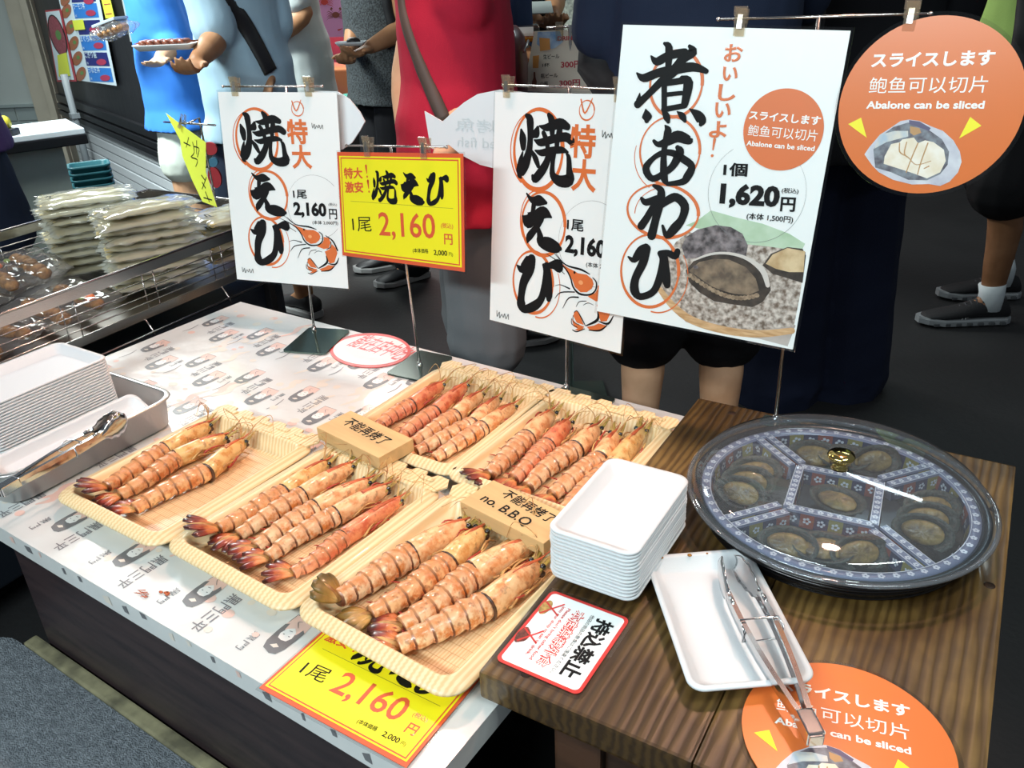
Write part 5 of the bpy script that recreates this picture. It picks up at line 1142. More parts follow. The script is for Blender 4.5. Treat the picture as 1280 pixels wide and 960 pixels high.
FILM = film('bag_film', (250, 248, 245), .93, .09, 1.5, haze=.07); FILMW = film('milky_bag_film', (246, 247, 242), .92, .12, 1.5, haze=.34)
FRY = mat('fried_cake', '#b98446', .5, col2='#7d5226', vscale=60, bump=.3, bscale=200); ROLL = mat('orange_roe', '#e8743a', .35, coat=.4); CRK = mat('pale_cracker', '#e9dcb6', .6, col2='#cdb67e', vscale=30); LEAF = mat('green_garnish', '#8aa04a', .5)
RM = RK.matrix_basis.copy()
RM = Matrix.Translation((-1.745, .95, 0)) @ Matrix.Rotation(RZ, 4, 'Z')
def pillow(b, lx, ly, h_, seed, rough_=.012, mi=0, frill=.02, n=22):
    rnd = random.Random(seed); so = rnd.uniform(0, 50)
    for sgn in (1, -1):
        g = []
        for j in range(n+1):
            for i in range(n+1):
                u, v = i/n*2-1, j/n*2-1; e = max(0, (1-u**4)*(1-v**4))
                w_ = noise.noise(Vector((u*2.3+so, v*2.3, sgn*.7)))*rough_+noise.noise(Vector((u*6+so, v*5, sgn)))*rough_*.5
                g.append((u*lx/2+noise.noise(Vector((so, v*5, 0)))*frill*abs(u), v*ly/2+noise.noise(Vector((u*5, so, 0)))*frill*abs(v), h_*.5+sgn*h_*.5*e**.5+w_*(.25+e)))
        b.add(g, [(j*(n+1)+i, j*(n+1)+i+1, (j+1)*(n+1)+i+1, (j+1)*(n+1)+i)[::sgn] for j in range(n) for i in range(n)], mi)
    return b
def food_bag(label, x, y, z, rz, tx_, seed, lx=.24, ly=.15, kind=0):
    rnd = random.Random(seed)
    M = RM @ Matrix.Translation((x, y, z)) @ Matrix.Rotation(rz, 4, 'Z') @ Matrix.Rotation(tx_, 4, 'X')
    t = thing('food_bag', label, 'bag', M=M, group='bagged fried food in the wire rack')
    pillow(MB(), lx, ly, .045, seed).build('film', FILM, t)
    for r in range(2):
        b = MB()
        for k in range(6): b.ball((-lx*.36+k*lx*.14+rnd.uniform(-.004, .004), (r-.5)*ly*.42+rnd.uniform(-.006, .006), .021), rnd.uniform(.016, .021), n=7, sq=(1, 1, .8))
        b.tube([(-lx*.46, (r-.5)*ly*.42, .021), (lx*.42, (r-.5)*ly*.42, .021)], .0018, 6)
        b.build('fried_skewer', FRY, t)
    b = MB(); q = (rnd.uniform(-.3, .4)*lx, rnd.uniform(-.3, .3)*ly, .036); b.lathe([(.0005, .007), (.009, .006), (.0115, .002), (.0115, -.004), (.0005, -.005)], 14, c=q); b.build('orange_slice', ROLL, t)
    b = MB(); b.ball((rnd.uniform(-.2, .2)*lx, rnd.uniform(-.3, .3)*ly, .038), .011, n=6, sq=(1.3, .7, .4)); b.build('garnish', LEAF, t)
WB = ['bag of brown fried skewers in the rack, front row, nearest the steel pan', 'bag of brown fried skewers in the rack, front row, second from the pan', 'bag of brown fried skewers in the rack, front row, third from the pan', 'bag of brown fried skewers in the rack, front row, next to the white bags',
      'bag of fried skewers in the rack, rear row, at the frame edge', 'bag of fried skewers in the rack, rear row, second from the frame edge', 'bag of fried skewers in the rack, rear row, third from the frame edge', 'bag of fried skewers in the rack, rear row, beside the bag stacks']
for k in range(4): food_bag(WB[k], -.150, -.62+k*.20, .556+.006*(k % 2), radians(8*(k % 3)-6), radians(5), 10+k, .23, .19)
for k in range(4): food_bag(WB[4+k], -.40, -.55+k*.195, .562+.03*(k % 2), radians(10*(k % 3)-14), radians(6), 30+k, .26, .19)
def flat_bag(label, M, seed, lx, ly, group):
    t = thing('snack_bag', label, 'bag', M=M, group=group)
    pillow(MB(), lx, ly, .020, seed, .004, frill=.02).build('film', FILMW, t)
    b = MB(); rnd = random.Random(seed)
    for k in range(5): b.box((-lx*.05+rnd.uniform(-.01, .01), -ly*.30+k*ly*.15, .0095), (lx*.80, ly*.135, .009), bev=.003)
    b.build('pale_snack_sticks', CRK, t)
    A = Art(.0215); A.stroke([(-lx*.40, -.008, .003), (-lx*.38, .012, .005), (-lx*.35, .006, .004), (-lx*.36, -.012, .004), (-lx*.33, -.016, .003)]); A.build('printed_mark', INK, t)
for s_, (px_, py_, n, nmx) in enumerate(((128, 262, 9, 'left stack'), (188, 262, 10, 'right stack'))):
    loc = Vector(((-.41, .275, 0), (-.158, .255, 0))[s_])
    for k in range(n):
        rnd = random.Random(s_*50+k)
        M = RM @ Matrix.Translation((loc.x+rnd.uniform(-.010, .006), loc.y+rnd.uniform(-.008, .008), .552+k*(.200/n))) @ Matrix.Rotation(radians(rnd.uniform(-8, 8)+62), 4, 'Z') @ Matrix.Rotation(radians(rnd.uniform(-3, 3)), 4, 'X')
        pos = 'topmost' if k == n-1 else (ORD[k] if k == 0 else ORD[k]+' from the bottom')
        flat_bag('milky bag of snack sticks, %s of the %s on the rack' % (pos, nmx), M, s_*50+k, .235, .165, 'stacked snack bags on the rack')
for k in range(4):
    q = Vector((-.125, .495, 0))
    M = RM @ Matrix.Translation((q.x+.006*k, q.y, .560+k*.034)) @ Matrix.Rotation(radians(80), 4, 'Z') @ Matrix.Rotation(radians(4), 4, 'X')
    flat_bag('milky snack bag in the short pile at the rack far end, %s' % (('topmost' if k == 3 else ORD[k]+(' from the bottom' if k else ''))), M, 200+k, .22, .15, 'snack bags at the far end of the rack')

# ------------------------------------------------------------------ far left counter and teal baskets
za = .755
A1, A2, A3 = at(105, 160, za), at(3, 173, za), at(52, 152, za)
u_ = (A1-A2); u_.z = 0; u_.normalize(); v_ = Vector((-u_.y, u_.x, 0)); dep = max(.3, (A3-A2).dot(v_)); Ln = (A1-A2).length*1.22
t = thing('counter_cabinet', 'pale service counter with white top and black edge, by the left wall', 'counter', M=Plane((A1.x, A1.y, 0), u_, v_).M())
MB().box((-Ln/2, dep/2, za-.0105), (Ln, dep, .021), bev=.003).build('white_top', mat('white_counter_top', '#e6edf0', .25), t)
MB().box((-Ln/2, dep/2, za-.040), (Ln+.006, dep+.006, .036), bev=.004).build('black_edge', mat('black_edge_band', '#15161a', .35), t)
MB().box((-Ln/2-.04, dep/2+.01, (za-.058)/2), (Ln-.09, dep-.06, za-.058), bev=.004).build('body', mat('grey_green_panel', '#a3aca4', .5, var=.05), t)
q = at(6, 162, za+.02); t2 = thing('tape_dispenser', 'small yellow and black tape dispenser on the counter at the left edge', 'tape dispenser', (q.x, q.y, za+.001), .4)
MB().box((0, 0, .012), (.09, .045, .024), bev=.006).build('body', BLACK, t2)
b = MB(); b.rings([[Vector((.026*r*cos(a), y, .042+.026*r*sin(a))) for a in [2*pi*k/24 for k in range(24)]] for r, y in ((.6, -.012), (1, -.012), (1, .012), (.6, .012), (.6, -.012))], cap=False); b.build('tape_roll', mat('yellow_tape', '#d9c93a', .4), t2)
TEAL = mat('teal_plastic', '#2a6a73', .4)
b0 = atd(121, 245, 2.95); zt_ = atd(121, 200, 2.95).z
nB = 8; hB = .10
def basket_mesh():
    b = MB(); prof = []
    return loft_tray(.048, .062, .02, [(.030, .003), (.028, .004), (.004, hB-.004), (.0, hB), (-.006, hB), (-.006, hB-.008), (.0015, hB-.008), (.030, 0)]).mesh('teal_basket', TEAL)
bm_ = basket_mesh()
for k in range(nB):
    o = bpy.data.objects.new('teal_basket', bm_); COL.objects.link(o); o.matrix_world = Matrix.Translation((b0.x, b0.y, zt_-hB-.022*(nB-1-k))) @ Matrix.Rotation(-.5, 4, 'Z')
    if k == 0: base_z = zt_-hB-.022*(nB-1)
    tag(o, 'teal plastic basket beside the counter, %s of its nest' % ('topmost' if k == nB-1 else (ORD[k] if k == 0 else ORD[k]+' from the bottom')), 'basket', 'nested teal baskets')
MB_ = MB(); MB_.box((0, 0, base_z/2-.0005), (.09, .11, base_z-.001), bev=.006)
st_ = MB_.build('stool_box', mat('dark_box', '#22262c', .5), M=Matrix.Translation((b0.x, b0.y, 0)) @ Matrix.Rotation(-.5, 4, 'Z')); tag(st_, 'dark box on the floor under the teal baskets', 'box')

# ------------------------------------------------------------------ the stall beyond the crowd
PINK = mat('pink_poster_paper', '#f2a6d8', .45); CRABR = mat('crab_red_print', '#d8453f', .5); CRABB = mat('crab_brown_print', '#8f4a3a', .5)
Pk = Plane(atd(425, 20, 5.2), U, (0, .0, 1))
Q = [([(395, -25), (470, -25), (470, 44), (404, 46)], 0)]
def crab(cx, cy, s_, mi):
    out = [(el(cx, cy, 5*s_, 4.2*s_), mi)]
    for k in range(4):
        for sg in (-1, 1): out.append(([(cx+sg*4*s_, cy-2+k*1.7*s_), (cx+sg*10*s_, cy-5+k*3.2*s_), (cx+sg*13*s_, cy-2+k*3.6*s_), (cx+sg*10*s_, cy-4.2+k*3.2*s_), (cx+sg*4*s_, cy-1+k*1.7*s_)], mi))
    for sg in (-1, 1): out.append(([(cx+sg*3*s_, cy-3*s_), (cx+sg*8*s_, cy-8*s_), (cx+sg*6*s_, cy-11*s_), (cx+sg*4*s_, cy-8.5*s_), (cx+sg*6*s_, cy-7*s_)], mi))
    return out
Q += crab(422, 18, .9, 2)+crab(443, 18, 1.0, 1)+crab(408, 2, .9, 1)+[([(424, 36), (430, 34.5), (429, 36), (425, 38)], 1)]
poster_quad('crab_poster', 'pink poster printed with red and brown crabs, behind the crowd', Q, Pk, [PINK, CRABR, CRABB], h=.06)
q1 = atd(395, 95, 5.25); 
b = MB(); b.box((.9, .25, (q1.z)/2+.0), (3.2, .5, q1.z), bev=.01); o = b.build('far_stall_counter', mat('pink_stall_front', '#c96a74', .5, col2='#d98a5a', vscale=2.5), M=Matrix.Translation((q1.x-.6, q1.y, 0)) @ Matrix.Rotation(math.atan2(U.y, U.x), 4, 'Z')); tag(o, 'pink and orange stall counter seen beyond the standing people', 'counter')
b = MB(); b.box((.9, .62, 1.1), (3.6, .05, 2.2)); o = b.build('far_stall_backdrop', mat('red_backdrop', '#b5404a', .6, col2='#a83a58', vscale=3), M=Matrix.Translation((q1.x-.6, q1.y, 0)) @ Matrix.Rotation(math.atan2(U.y, U.x), 4, 'Z')); tag(o, 'red board standing behind the crab poster and far counter', 'board')
q = atd(418, 108, 4.3); b = MB(); b.box((0, 0, q.z/2-.08), (.5, .35, q.z-.16), bev=.01); o = b.build('dark_side_table', BLACK, M=Matrix.Translation((q.x, q.y, 0)) @ Matrix.Rotation(.5, 4, 'Z')); tag(o, 'dark low side table behind the left poster, mostly hidden', 'table')
b = MB(); rnd = random.Random(3)
for k in range(9): b.ball((rnd.uniform(-.09, .09), rnd.uniform(-.06, .06), .04+rnd.uniform(0, .04)), rnd.uniform(.03, .055), n=7)
o = b.build('teal_cloth', mat('teal_cloth', '#238878', .7), M=Matrix.Translation((q.x, q.y, q.z-.158+.0))); tag(o, 'crumpled teal cloth behind the left fish board', 'cloth')
# clear box with gold tray
q = atd(655, 52, 2.42)
t = thing('food_pack', 'clear lidded food box on a gold tray, held above the crowd beside the red shirt', 'food box', M=Matrix.Translation(q) @ Matrix.Rotation(math.atan2(U.y, U.x), 4, 'Z'))
loft_tray(.055, .04, .012, [(.012, 0), (.004, .010), (0, .012), (.002, .013), (.008, .011), (.016, .003)]).build('gold_tray', mat('gold_tray', '#c9983a', .25, .8), t)
loft_tray(.050, .036, .012, [(.012, .045), (.006, .043), (.0, .013), (.0012, .013), (.007, .042), (.013, .0438)]).build('clear_lid', CLEAR, t)
b = MB(); b.box((0, -.0335, .029), (.055, .0006, .024)); b.build('white_label', PAPER, t)
b = MB(); 
for k in range(4): b.box((-.028+k*.019, 0, .016), (.016, .045, .018), bev=.004)
b.build('sushi', mat('orange_sushi', '#c97a3a', .5, col2='#7a3a24', vscale=90), t)
# ------------------------------------------------------------------ people
AWAY = Vector((_f.x, _f.y, 0)).normalized()
def fuse(mb, voxel, smooth=4, wrinkle=0., seed=0.):
    me = mb.mesh('tmp', []); o = bpy.data.objects.new('tmp', me); TMPS.collection.objects.link(o)
    r = o.modifiers.new('r', 'REMESH'); r.mode = 'VOXEL'; r.voxel_size = voxel; r.use_smooth_shade = True
    s = o.modifiers.new('s', 'SMOOTH'); s.iterations = smooth; s.factor = .5
    m = bpy.data.meshes.new_from_object(ev(o))
    bpy.data.objects.remove(o); bpy.data.meshes.remove(me)
    if wrinkle:
        import numpy as np
        n_ = len(m.vertices); co = np.empty(n_*3, 'f'); no = np.empty(n_*3, 'f'); m.vertices.foreach_get('co', co); m.vertex_normals.foreach_get('vector', no); kk = np.empty(n_, 'f'); C3 = co.reshape(-1, 3)
        for q_ in range(n_):
            p = Vector(C3[q_]); kk[q_] = noise.noise(Vector((p.x*9+seed, p.y*9, p.z*5)))*.6+noise.noise(Vector((p.x*5+p.z*13+seed, p.y*7-p.z*6, p.z*4)))*.7
        m.vertices.foreach_set('co', co+no*np.repeat(kk*wrinkle, 3))
    m.polygons.foreach_set('use_smooth', [True]*len(m.polygons)); m.update(); return m
def torso_rings(b, rows):
    b.rings([[Vector((cx+rx*cos(2*pi*k/24), cy+ry*sin(2*pi*k/24)*(1.08 if sin(2*pi*k/24) > 0 else 1), z)) for k in range(24)] for z, rx, ry, cx, cy in rows])
def limb(b, pts, rs, n=14):
    P = []; R_ = []
    for i in range(len(pts)-1):
        for k in range(6):
            q = k/6; P.append(Vector(pts[i]).lerp(Vector(pts[i+1]), q)); R_.append(rs[i]+(rs[i+1]-rs[i])*q)
    P.append(Vector(pts[-1])); R_.append(rs[-1]); b.tube(P, R_, n)
    for p, r in ((P[0], R_[0]), (P[-1], R_[-1])): b.ball(p, r, n=8)
def hand(b, w, d, pn, side, curl=.6):
    """palm, five fingers; d along the hand, pn palm normal"""
    d = d.normalized(); pn = (pn-d*pn.dot(d)).normalized(); x = d.cross(pn)*side
    rs = []
    for q, hw, th in ((-.01, .022, .017), (.02, .030, .015), (.055, .036, .013), (.085, .036, .011)): rs.append([w+d*q+x*(hw*cos(2*pi*k/12))+pn*(th*sin(2*pi*k/12)) for k in range(12)])
    b.rings(rs)
    for k, (off, L_, r) in enumerate(((-.028, .066, .0082), (-.0095, .076, .0086), (.0095, .072, .0084), (.028, .056, .0076))):
        p = w+d*.080+x*off; pts = [p]; a = .15
        for s_ in (.42, .33, .25):
            a += curl*.6; p = p+(d*cos(a)+pn*sin(a)+x*off*.5)*L_*s_; pts.append(p)
        limb(b, pts, [r, r*.95, r*.85, r*.7], 8)
    p = w+d*.02-x*.024; limb(b, [p, p+d*.03-x*.022+pn*.008, p+d*.058-x*.026+pn*.016], [.0115, .0098, .0078], 8)
SKIN = {'fair': ('#d9ae8c', '#c99874'), 'tan': ('#b98a66', '#a3724f'), 'brown': ('#94694a', '#7d5538')}
def person(label, pos, face, H=1.70, skin='tan', arms=None, top=None, bottom=None, hair='#17120f', hairlen=.12, sleeves=.5, stance=.10, shoes=None, socks=None, feet=None, vox=.009, slim=1., gender=0, extra=None):
    """pos: floor point; face: direction looked at; arms: {side: (elbow, hand, palm)} world points"""
    f = Vector((face[0], face[1], 0)).normalized(); rz = math.atan2(f.x, -f.y); k = H/1.70
    M = Matrix.Translation((pos[0], pos[1], 0)) @ Matrix.Rotation(rz, 4, 'Z') @ Matrix.Scale(k, 4); Mi = M.inverted()
    t = thing('person', label, 'person', M=M)
    sk = mat('skin_'+skin, SKIN[skin][0], .5, col2=SKIN[skin][1], vscale=9, spec=.35)
    J = {}
    for s in (-1, 1):
        J[s] = dict(hip=Vector((s*.090*slim, 0, .90)), sh=Vector((s*.178*slim, .008, 1.395)))
        if feet and s in feet:
            h_, toe = [Mi @ Vector(q) for q in feet[s]]; h_.z = toe.z = 0; J[s]['heel'] = h_; J[s]['toe'] = toe
        else: J[s]['heel'] = Vector((s*stance, .06, 0)); J[s]['toe'] = Vector((s*(stance+.03), -.19, 0))
        dd = (J[s]['toe']-J[s]['heel']).normalized(); an = J[s]['heel']+dd*.06+Vector((0, 0, .085)); J[s]['an'] = an; J[s]['fd'] = dd
        J[s]['kn'] = J[s]['hip'].lerp(an, .52)+Vector((0, -.025, 0))
        if arms and s in arms: J[s]['el'], J[s]['wr'] = Mi @ Vector(arms[s][0]), Mi @ Vector(arms[s][1])
        else: J[s]['el'] = Vector((s*.235*slim, .03, 1.12)); J[s]['wr'] = Vector((s*.245*slim, -.03, .87))
        # keep the arm the length of an arm
        d1 = J[s]['el']-J[s]['sh']; J[s]['el'] = J[s]['sh']+d1.normalized()*min(max(d1.length, .24), .33)
        d2 = J[s]['wr']-J[s]['el']; J[s]['wr'] = J[s]['el']+d2.normalized()*min(max(d2.length, .20), .28)
    b = MB(); g = gender
    TR_ = [(.82, .150, .105, 0, .005), (.90, .172, .120, 0, .008), (.98, .165, .118, 0, .004), (1.08, .142-.01*g, .100, 0, -.004), (1.20, .152-.008*g, .108, 0, -.002), (1.30, .168-.012*g, .112+.012*g, 0, .0), (1.38, .165, .098, 0, .008), (1.43, .115, .072, 0, .012), (1.46, .062, .058, 0, .012), (1.52, .052, .056, 0, .0)]
    TR_ = [(z, rx*slim, ry*slim, cx, cy) for z, rx, ry, cx, cy in TR_]
    torso_rings(b, TR_)
    torso_rings(b, [(1.485, .035, .045, 0, -.012), (1.505, .052, .068, 0, -.018), (1.54, .064, .080, 0, -.014), (1.58, .071, .088, 0, -.004), (1.62, .075, .094, 0, .004), (1.66, .071, .089, 0, .008), (1.69, .052, .064, 0, .010), (1.705, .02, .025, 0, .010)])
    limb(b, [(0, -.093, 1.60), (0, -.108, 1.565), (0, -.098, 1.555)], [.010, .014, .010], 8)
    for s in (-1, 1):
        j = J[s]; b.ball((s*.076, .005, 1.585), .022, n=8, sq=(.35, .7, 1.2))
        limb(b, [j['hip'], j['hip'].lerp(j['kn'], .5), j['kn'], j['kn'].lerp(j['an'], .32)+Vector((0, .018, 0)), j['an']], [.094, .076, .055, .056, .036])
        limb(b, [j['an'], j['an']+j['fd']*.07-Vector((0, 0, .040)), j['heel'].lerp(j['toe'], .62)+Vector((0, 0, .034))], [.034, .028, .018]); b.ball(j['heel']+Vector((0, 0, .046))+j['fd']*.035, .028, n=8)
        limb(b, [j['sh']*.93+Vector((0, 0, .1)), j['sh'], j['sh'].lerp(j['el'], .5), j['el'], j['el'].lerp(j['wr'], .3), j['wr']], [.04, .056, .047, .039, .041, .026])
        pn = Mi.to_3x3() @ Vector(arms[s][2]) if arms and s in arms and len(arms[s]) > 2 else Vector((-s, 0, 0))
        cu = arms[s][3] if arms and s in arms and len(arms[s]) > 3 else .45
        hand(b, j['wr'], j['wr']-j['el'], pn, s, cu)
    o = bpy.data.objects.new('body', fuse(b, vox, 3)); COL.objects.link(o); o.parent = t; o.data.materials.append(sk)
    for s in (-1, 1): MB().ball((s*.030, -.0865, 1.605), .011, n=8, sq=(1, .5, .7)).build('eye', mat('dark_eye', '#191310', .2), o)
    MB().tube([(-.024, -.093, 1.532), (0, -.100, 1.531), (.024, -.093, 1.532)], [.003, .005, .003], 8).build('mouth', mat('lip', '#a8645a', .5), o)
    # hair
    b = MB(); torso_rings(b, [(1.60, .080, .085, 0, .022), (1.64, .083, .099, 0, .008), (1.68, .076, .092, 0, .010), (1.71, .050, .062, 0, .012), (1.722, .02, .02, 0, .012)]); torso_rings(b, [(1.60-hairlen, .055, .032, 0, .062), (1.56, .072, .040, 0, .058), (1.64, .078, .05, 0, .05)])
    ho = bpy.data.objects.new('hair', fuse(b, .011, 3, .004, 3)); COL.objects.link(ho); ho.parent = t; ho.data.materials.append(mat('hair_'+hair[1:], hair, .45))
    seed = pos[0]*7
    if top:
        tm_, hem, inf = top[:3]; b = MB(); CL = [(z, max(rx, (.186 if z < 1.0 else .164)*slim if z < 1.32 else 0), max(ry, (.136 if z < 1.0 else .117)*slim if z < 1.32 else 0), cx, cy) for z, rx, ry, cx, cy in TR_]; flare = top[3] if len(top) > 3 else .02
        rows = [(hem, .190+inf*.6+flare*.6, .138+inf*.6+flare*.5, 0, .004)]+[(z, rx/slim*1.0+inf*.6, ry/slim+inf*.65, cx, cy) for z, rx, ry, cx, cy in CL if hem+.03 < z < 1.44]+[(1.445, .095+inf*.4, .068+inf*.4, 0, .012)]
        rows = [(z, (rx*(1+.05*(z < 1.25)))*slim, ry*slim*(1+.06*(z < 1.25)), cx, cy) for z, rx, ry, cx, cy in rows]; torso_rings(b, rows)
        for s in (-1, 1):
            j = J[s]; tot = sleeves
            if tot <= 1: e = j['sh'].lerp(j['el'], tot); pts = [j['sh']*.9+Vector((0, 0, .12)), j['sh'], e]; rr = [.050, .056+inf*.35, .053+inf*.42]
            else: e = j['el'].lerp(j['wr'], tot-1); pts = [j['sh']*.9+Vector((0, 0, .12)), j['sh'], j['el'], e]; rr = [.052, .060+inf*.45, .050+inf*.7, .043+inf*.7]
            limb(b, pts, rr)
        o = bpy.data.objects.new('shirt', fuse(b, .010, 3, .006, seed)); COL.objects.link(o); o.parent = t; o.data.materials.append(tm_)
    if bottom:
        bm2, hemz, inf, nm = bottom[:4]; b = MB(); torso_rings(b, [(z, rx+.007, ry+.007, cx, cy) for z, rx, ry, cx, cy in TR_ if z < 1.0])
        for s in (-1, 1):
            j = J[s]; L_ = (.90-hemz)/(.90-.085)
            if L_ <= .52: e = j['hip'].lerp(j['kn'], L_/.52); pts = [j['hip'], e]; rr = [(.090+inf*.2)*slim, (.080+inf*1.0)*(.5+.5*slim)]
            else: e = j['kn'].lerp(j['an'], (L_-.52)/.48); pts = [j['hip'], j['kn'], e]; rr = [(.088+inf*.15)*slim, .062+inf*.9, .056+inf*1.1]
            limb(b, pts, rr)
        o = bpy.data.objects.new(nm, fuse(b, .010, 3, .005, seed+5)); COL.objects.link(o); o.parent = t; o.data.materials.append(bm2)
    for s in (-1, 1):
        j = J[s]; d = j['fd']; x = d.cross(Vector((0, 0, 1))); L_ = max(.27, (j['toe']-j['heel']).length+.012); p0 = j['heel']-d*.012
        sm, so = shoes if shoes else (mat('dark_shoe', '#222225', .5), mat('grey_sole', '#9a9a9a', .5))
        rs = []
        for q, hw, z1 in ((.0, .024, .062), (.04, .034, .085), (.22, .036, .098), (.36, .038, .092), (.55, .043, .070), (.75, .046, .056), (.92, .036, .044), (1., .016, .034)):
            c = p0+d*(L_*q); rs.append([c+x*(hw*1.0*cos(2*pi*m/14))+Vector((0, 0, .020+(z1-.020)*.5+(z1-.020)*.5*sin(2*pi*m/14))) for m in range(14)])
        sh_ = MB().rings(rs).build('shoe', sm, t)
        rs = []
        for q, hw in ((-.02, .022), (.04, .036), (.25, .037), (.5, .042), (.75, .048), (.93, .038), (1.02, .016)):
            c = p0+d*(L_*q); up = .010*max(0, q-.7)/.3; rs.append([c+x*(hw*e)+Vector((0, 0, z+up)) for e, z in ((-1, .004), (-.9, .0012), (.9, .0012), (1, .004), (1.02, .021), (.9, .027), (-.9, .027), (-1.02, .021))])
        MB().rings(rs, smooth=False).build('sole', so, sh_)
        if shoes:
            for m in range(5): c = p0+d*(L_*(.34+.055*m)); z_ = .0975-.008*m; MB().tube([c-x*.026+Vector((0, 0, z_-.012)), c+Vector((0, 0, z_+.004)), c+x*.026+Vector((0, 0, z_-.012))], .0028, 6).build('lace', mat('charcoal_lace', '#3a3b3f', .7), sh_)
            for m in range(7): c = p0+d*(L_*(.10+.125*m)); MB().box((0, 0, 0), (.018, .100, .010), M=None, bev=.002).build('sole_pod', mat('dark_sole_gap', '#4a4d50', .6), sh_, Matrix.Translation(c+Vector((0, 0, .012))) @ Matrix(((d.x, x.x, 0, 0), (d.y, x.y, 0, 0), (0, 0, 1, 0), (0, 0, 0, 1))))
        if socks: MB().tube([j['an']-Vector((0, 0, .03)), j['an']+Vector((0, 0, .03)), j['an'].lerp(j['kn'], .16)], [.043, .042, .045], 14).build('sock', socks, t)
    return t, M, J
def fab(name, c, var=.12, rough=.85): return mat(name, c, rough, var=var, vscale=6, bump=.15, bscale=500, spec=.25)
from mathutils.bvhtree import BVHTree
def strap(t, M, px, w_, m, name='bag_strap', on='shirt'):
    """a band lying on the garment along a line seen in the photograph"""
    o = [c for c in t.children if c.name.split('.')[0] == on][0]; me = o.data; W_ = M
    bvh = BVHTree.FromPolygons([W_ @ v.co for v in me.vertices], [tuple(p.vertices) for p in me.polygons]); Mi = M.inverted(); P = []; N_ = []
    for p in cr([Vector((a, b, 0)) for a, b in px], 5):
        h, n, _, _ = bvh.ray_cast(CAMP, ray(p.x, p.y).normalized())
        if h is not None: P.append(h); N_.append(n)
    if len(P) < 3: return
    b = MB(); rs = []
    for i, p in enumerate(P):
        d = (P[min(i+1, len(P)-1)]-P[max(i-1, 0)]).normalized(); n = N_[i]; x = d.cross(n).normalized()
        rs.append([Mi @ (p+x*(w_/2*a)+n*(.010+c-.010*abs(a)*.6)) for a, c in ((-1, 0), (-.5, 0), (0, 0), (.5, 0), (1, 0), (1, -.012), (0, -.014), (-1, -.012))])
    b.rings(rs).build(name, m, t)
gp = lambda px, py, Z: (lambda q: (q.x, q.y))(atd(px, py, Z))
LEFT = -U; NAVY_ = fab('navy_fabric', '#232b42'); BLK_ = fab('black_fabric', '#141418'); 

person('person in purple top and navy shorts, cut off by the left edge of the frame', gp(-66, 200, 2.55), U*.4+AWAY, 1.72, 'brown', {1: (atd(-150, 100, 2.6), atd(-150, 160, 2.5)), -1: (atd(-12, 98, 2.62), atd(-70, 125, 2.5))}, top=(fab('purple_fabric', '#4a3566'), .80, .022), bottom=(fab('navy_shorts', '#1c2436'), .56, .03, 'shorts'))
# woman in blue
t, M, J = person('person in long bright blue shirt and white shorts holding a food pack, facing left', gp(226, 150, 3.45), LEFT*.9-AWAY*.25, 1.62, 'fair', {1: (atd(228, 86, 3.30), atd(204, 70, 3.12), (0, 0, 1), .25), -1: (atd(235, 80, 3.5), atd(215, 100, 3.4), (0, 0, 1))}, (fab('bright_blue_shirt', '#3f86e6'), .74, .035, .05), (fab('white_shorts', '#dfe6da'), .60, .03, 'shorts'), hairlen=.26, sleeves=1.25, vox=.0055, gender=1, slim=.82)
q = atd(146, 47, 3.1); tp = thing('snack_pack', 'clear bagged snack pack with brown food held out beside the blue menu', 'food pack', M=Matrix.Translation(q) @ Matrix.Rotation(.3, 4, 'Z') @ Matrix.Rotation(-.25, 4, 'Y'))
pillow(MB(), .15, .12, .05, 77, .010).build('film', FILM, tp); b = MB()
for k in range(5): b.ball((-.05+k*.024, .0, .026), .018, n=7, sq=(.8, 1.8, .8))
b.build('brown_food', FRY, tp); MB().box((0, 0, .056), (.11, .08, .010), bev=.003).build('lid_card', mat('grey_card', '#9aa4ad', .5), tp)
# light blue T-shirt man
t, M, J = person('person in light blue T-shirt with black shoulder strap and patterned shorts, holding a tray', gp(305, 80, 2.9), LEFT*.85+AWAY*.55, 1.70, 'tan', {1: (atd(283, 90, 2.74), atd(247, 76, 2.56), (0, 0, 1), .7), -1: (atd(352, 88, 2.98), atd(336, 100, 2.84))}, (fab('pale_blue_tshirt', '#a9c8da'), .74, .042, .06), (fab('dark_patterned_shorts', '#1b2436'), .40, .045, 'shorts'), sleeves=.92, vox=.0055, slim=.80)
strap(t, M, [(283, -8), (292, 10), (310, 38), (327, 68), (338, 90)], .055, mat('black_webbing', '#101014', .6))
for nm_, cc, pts in (('red_shape', '#a3262e', el(262, 186, 9, 8, .2)), ('red_shape', '#a3262e', el(268, 222, 8, 13, .2)), ('teal_shape', '#3b6f88', el(266, 203, 6, 6))):
    Ps = Plane(atd(266, 200, 2.70), U, (0, 0, 1)); MB().prism([Ps.uv(*p) for p in pts][::-1], -.012, .0).build('shorts_print', mat(nm_+'_print', cc, .7), t, M.inverted() @ Ps.M())
q = atd(210, 62, 2.60); R_ = Matrix.Rotation(math.atan2(U.y, U.x)+.05, 4, 'Z')
tp = thing('held_food_tray', 'white foam tray of brown skewers held by the person in light blue', 'tray', M=Matrix.Translation(q) @ R_)
loft_tray(.095, .05, .014, [(.02, .003), (.014, .004), (.006, .017), (.0, .018), (.002, .014), (.016, 0)]).build('tray_body', WHITE, tp)
for k in range(4):
    b = MB(); rnd = random.Random(k)
    for i in range(6): b.ball((-.065+i*.024, -.027+k*.018, .022), .0115, n=6, sq=(1.2, .9, .8))
    b.tube([(-.09, -.027+k*.018, .022), (.095, -.027+k*.018, .022)], .0015, 5); b.build('skewer', mat('glazed_meat', '#8f4a30', .35, coat=.4, col2='#5c2a1a', vscale=80), tp)
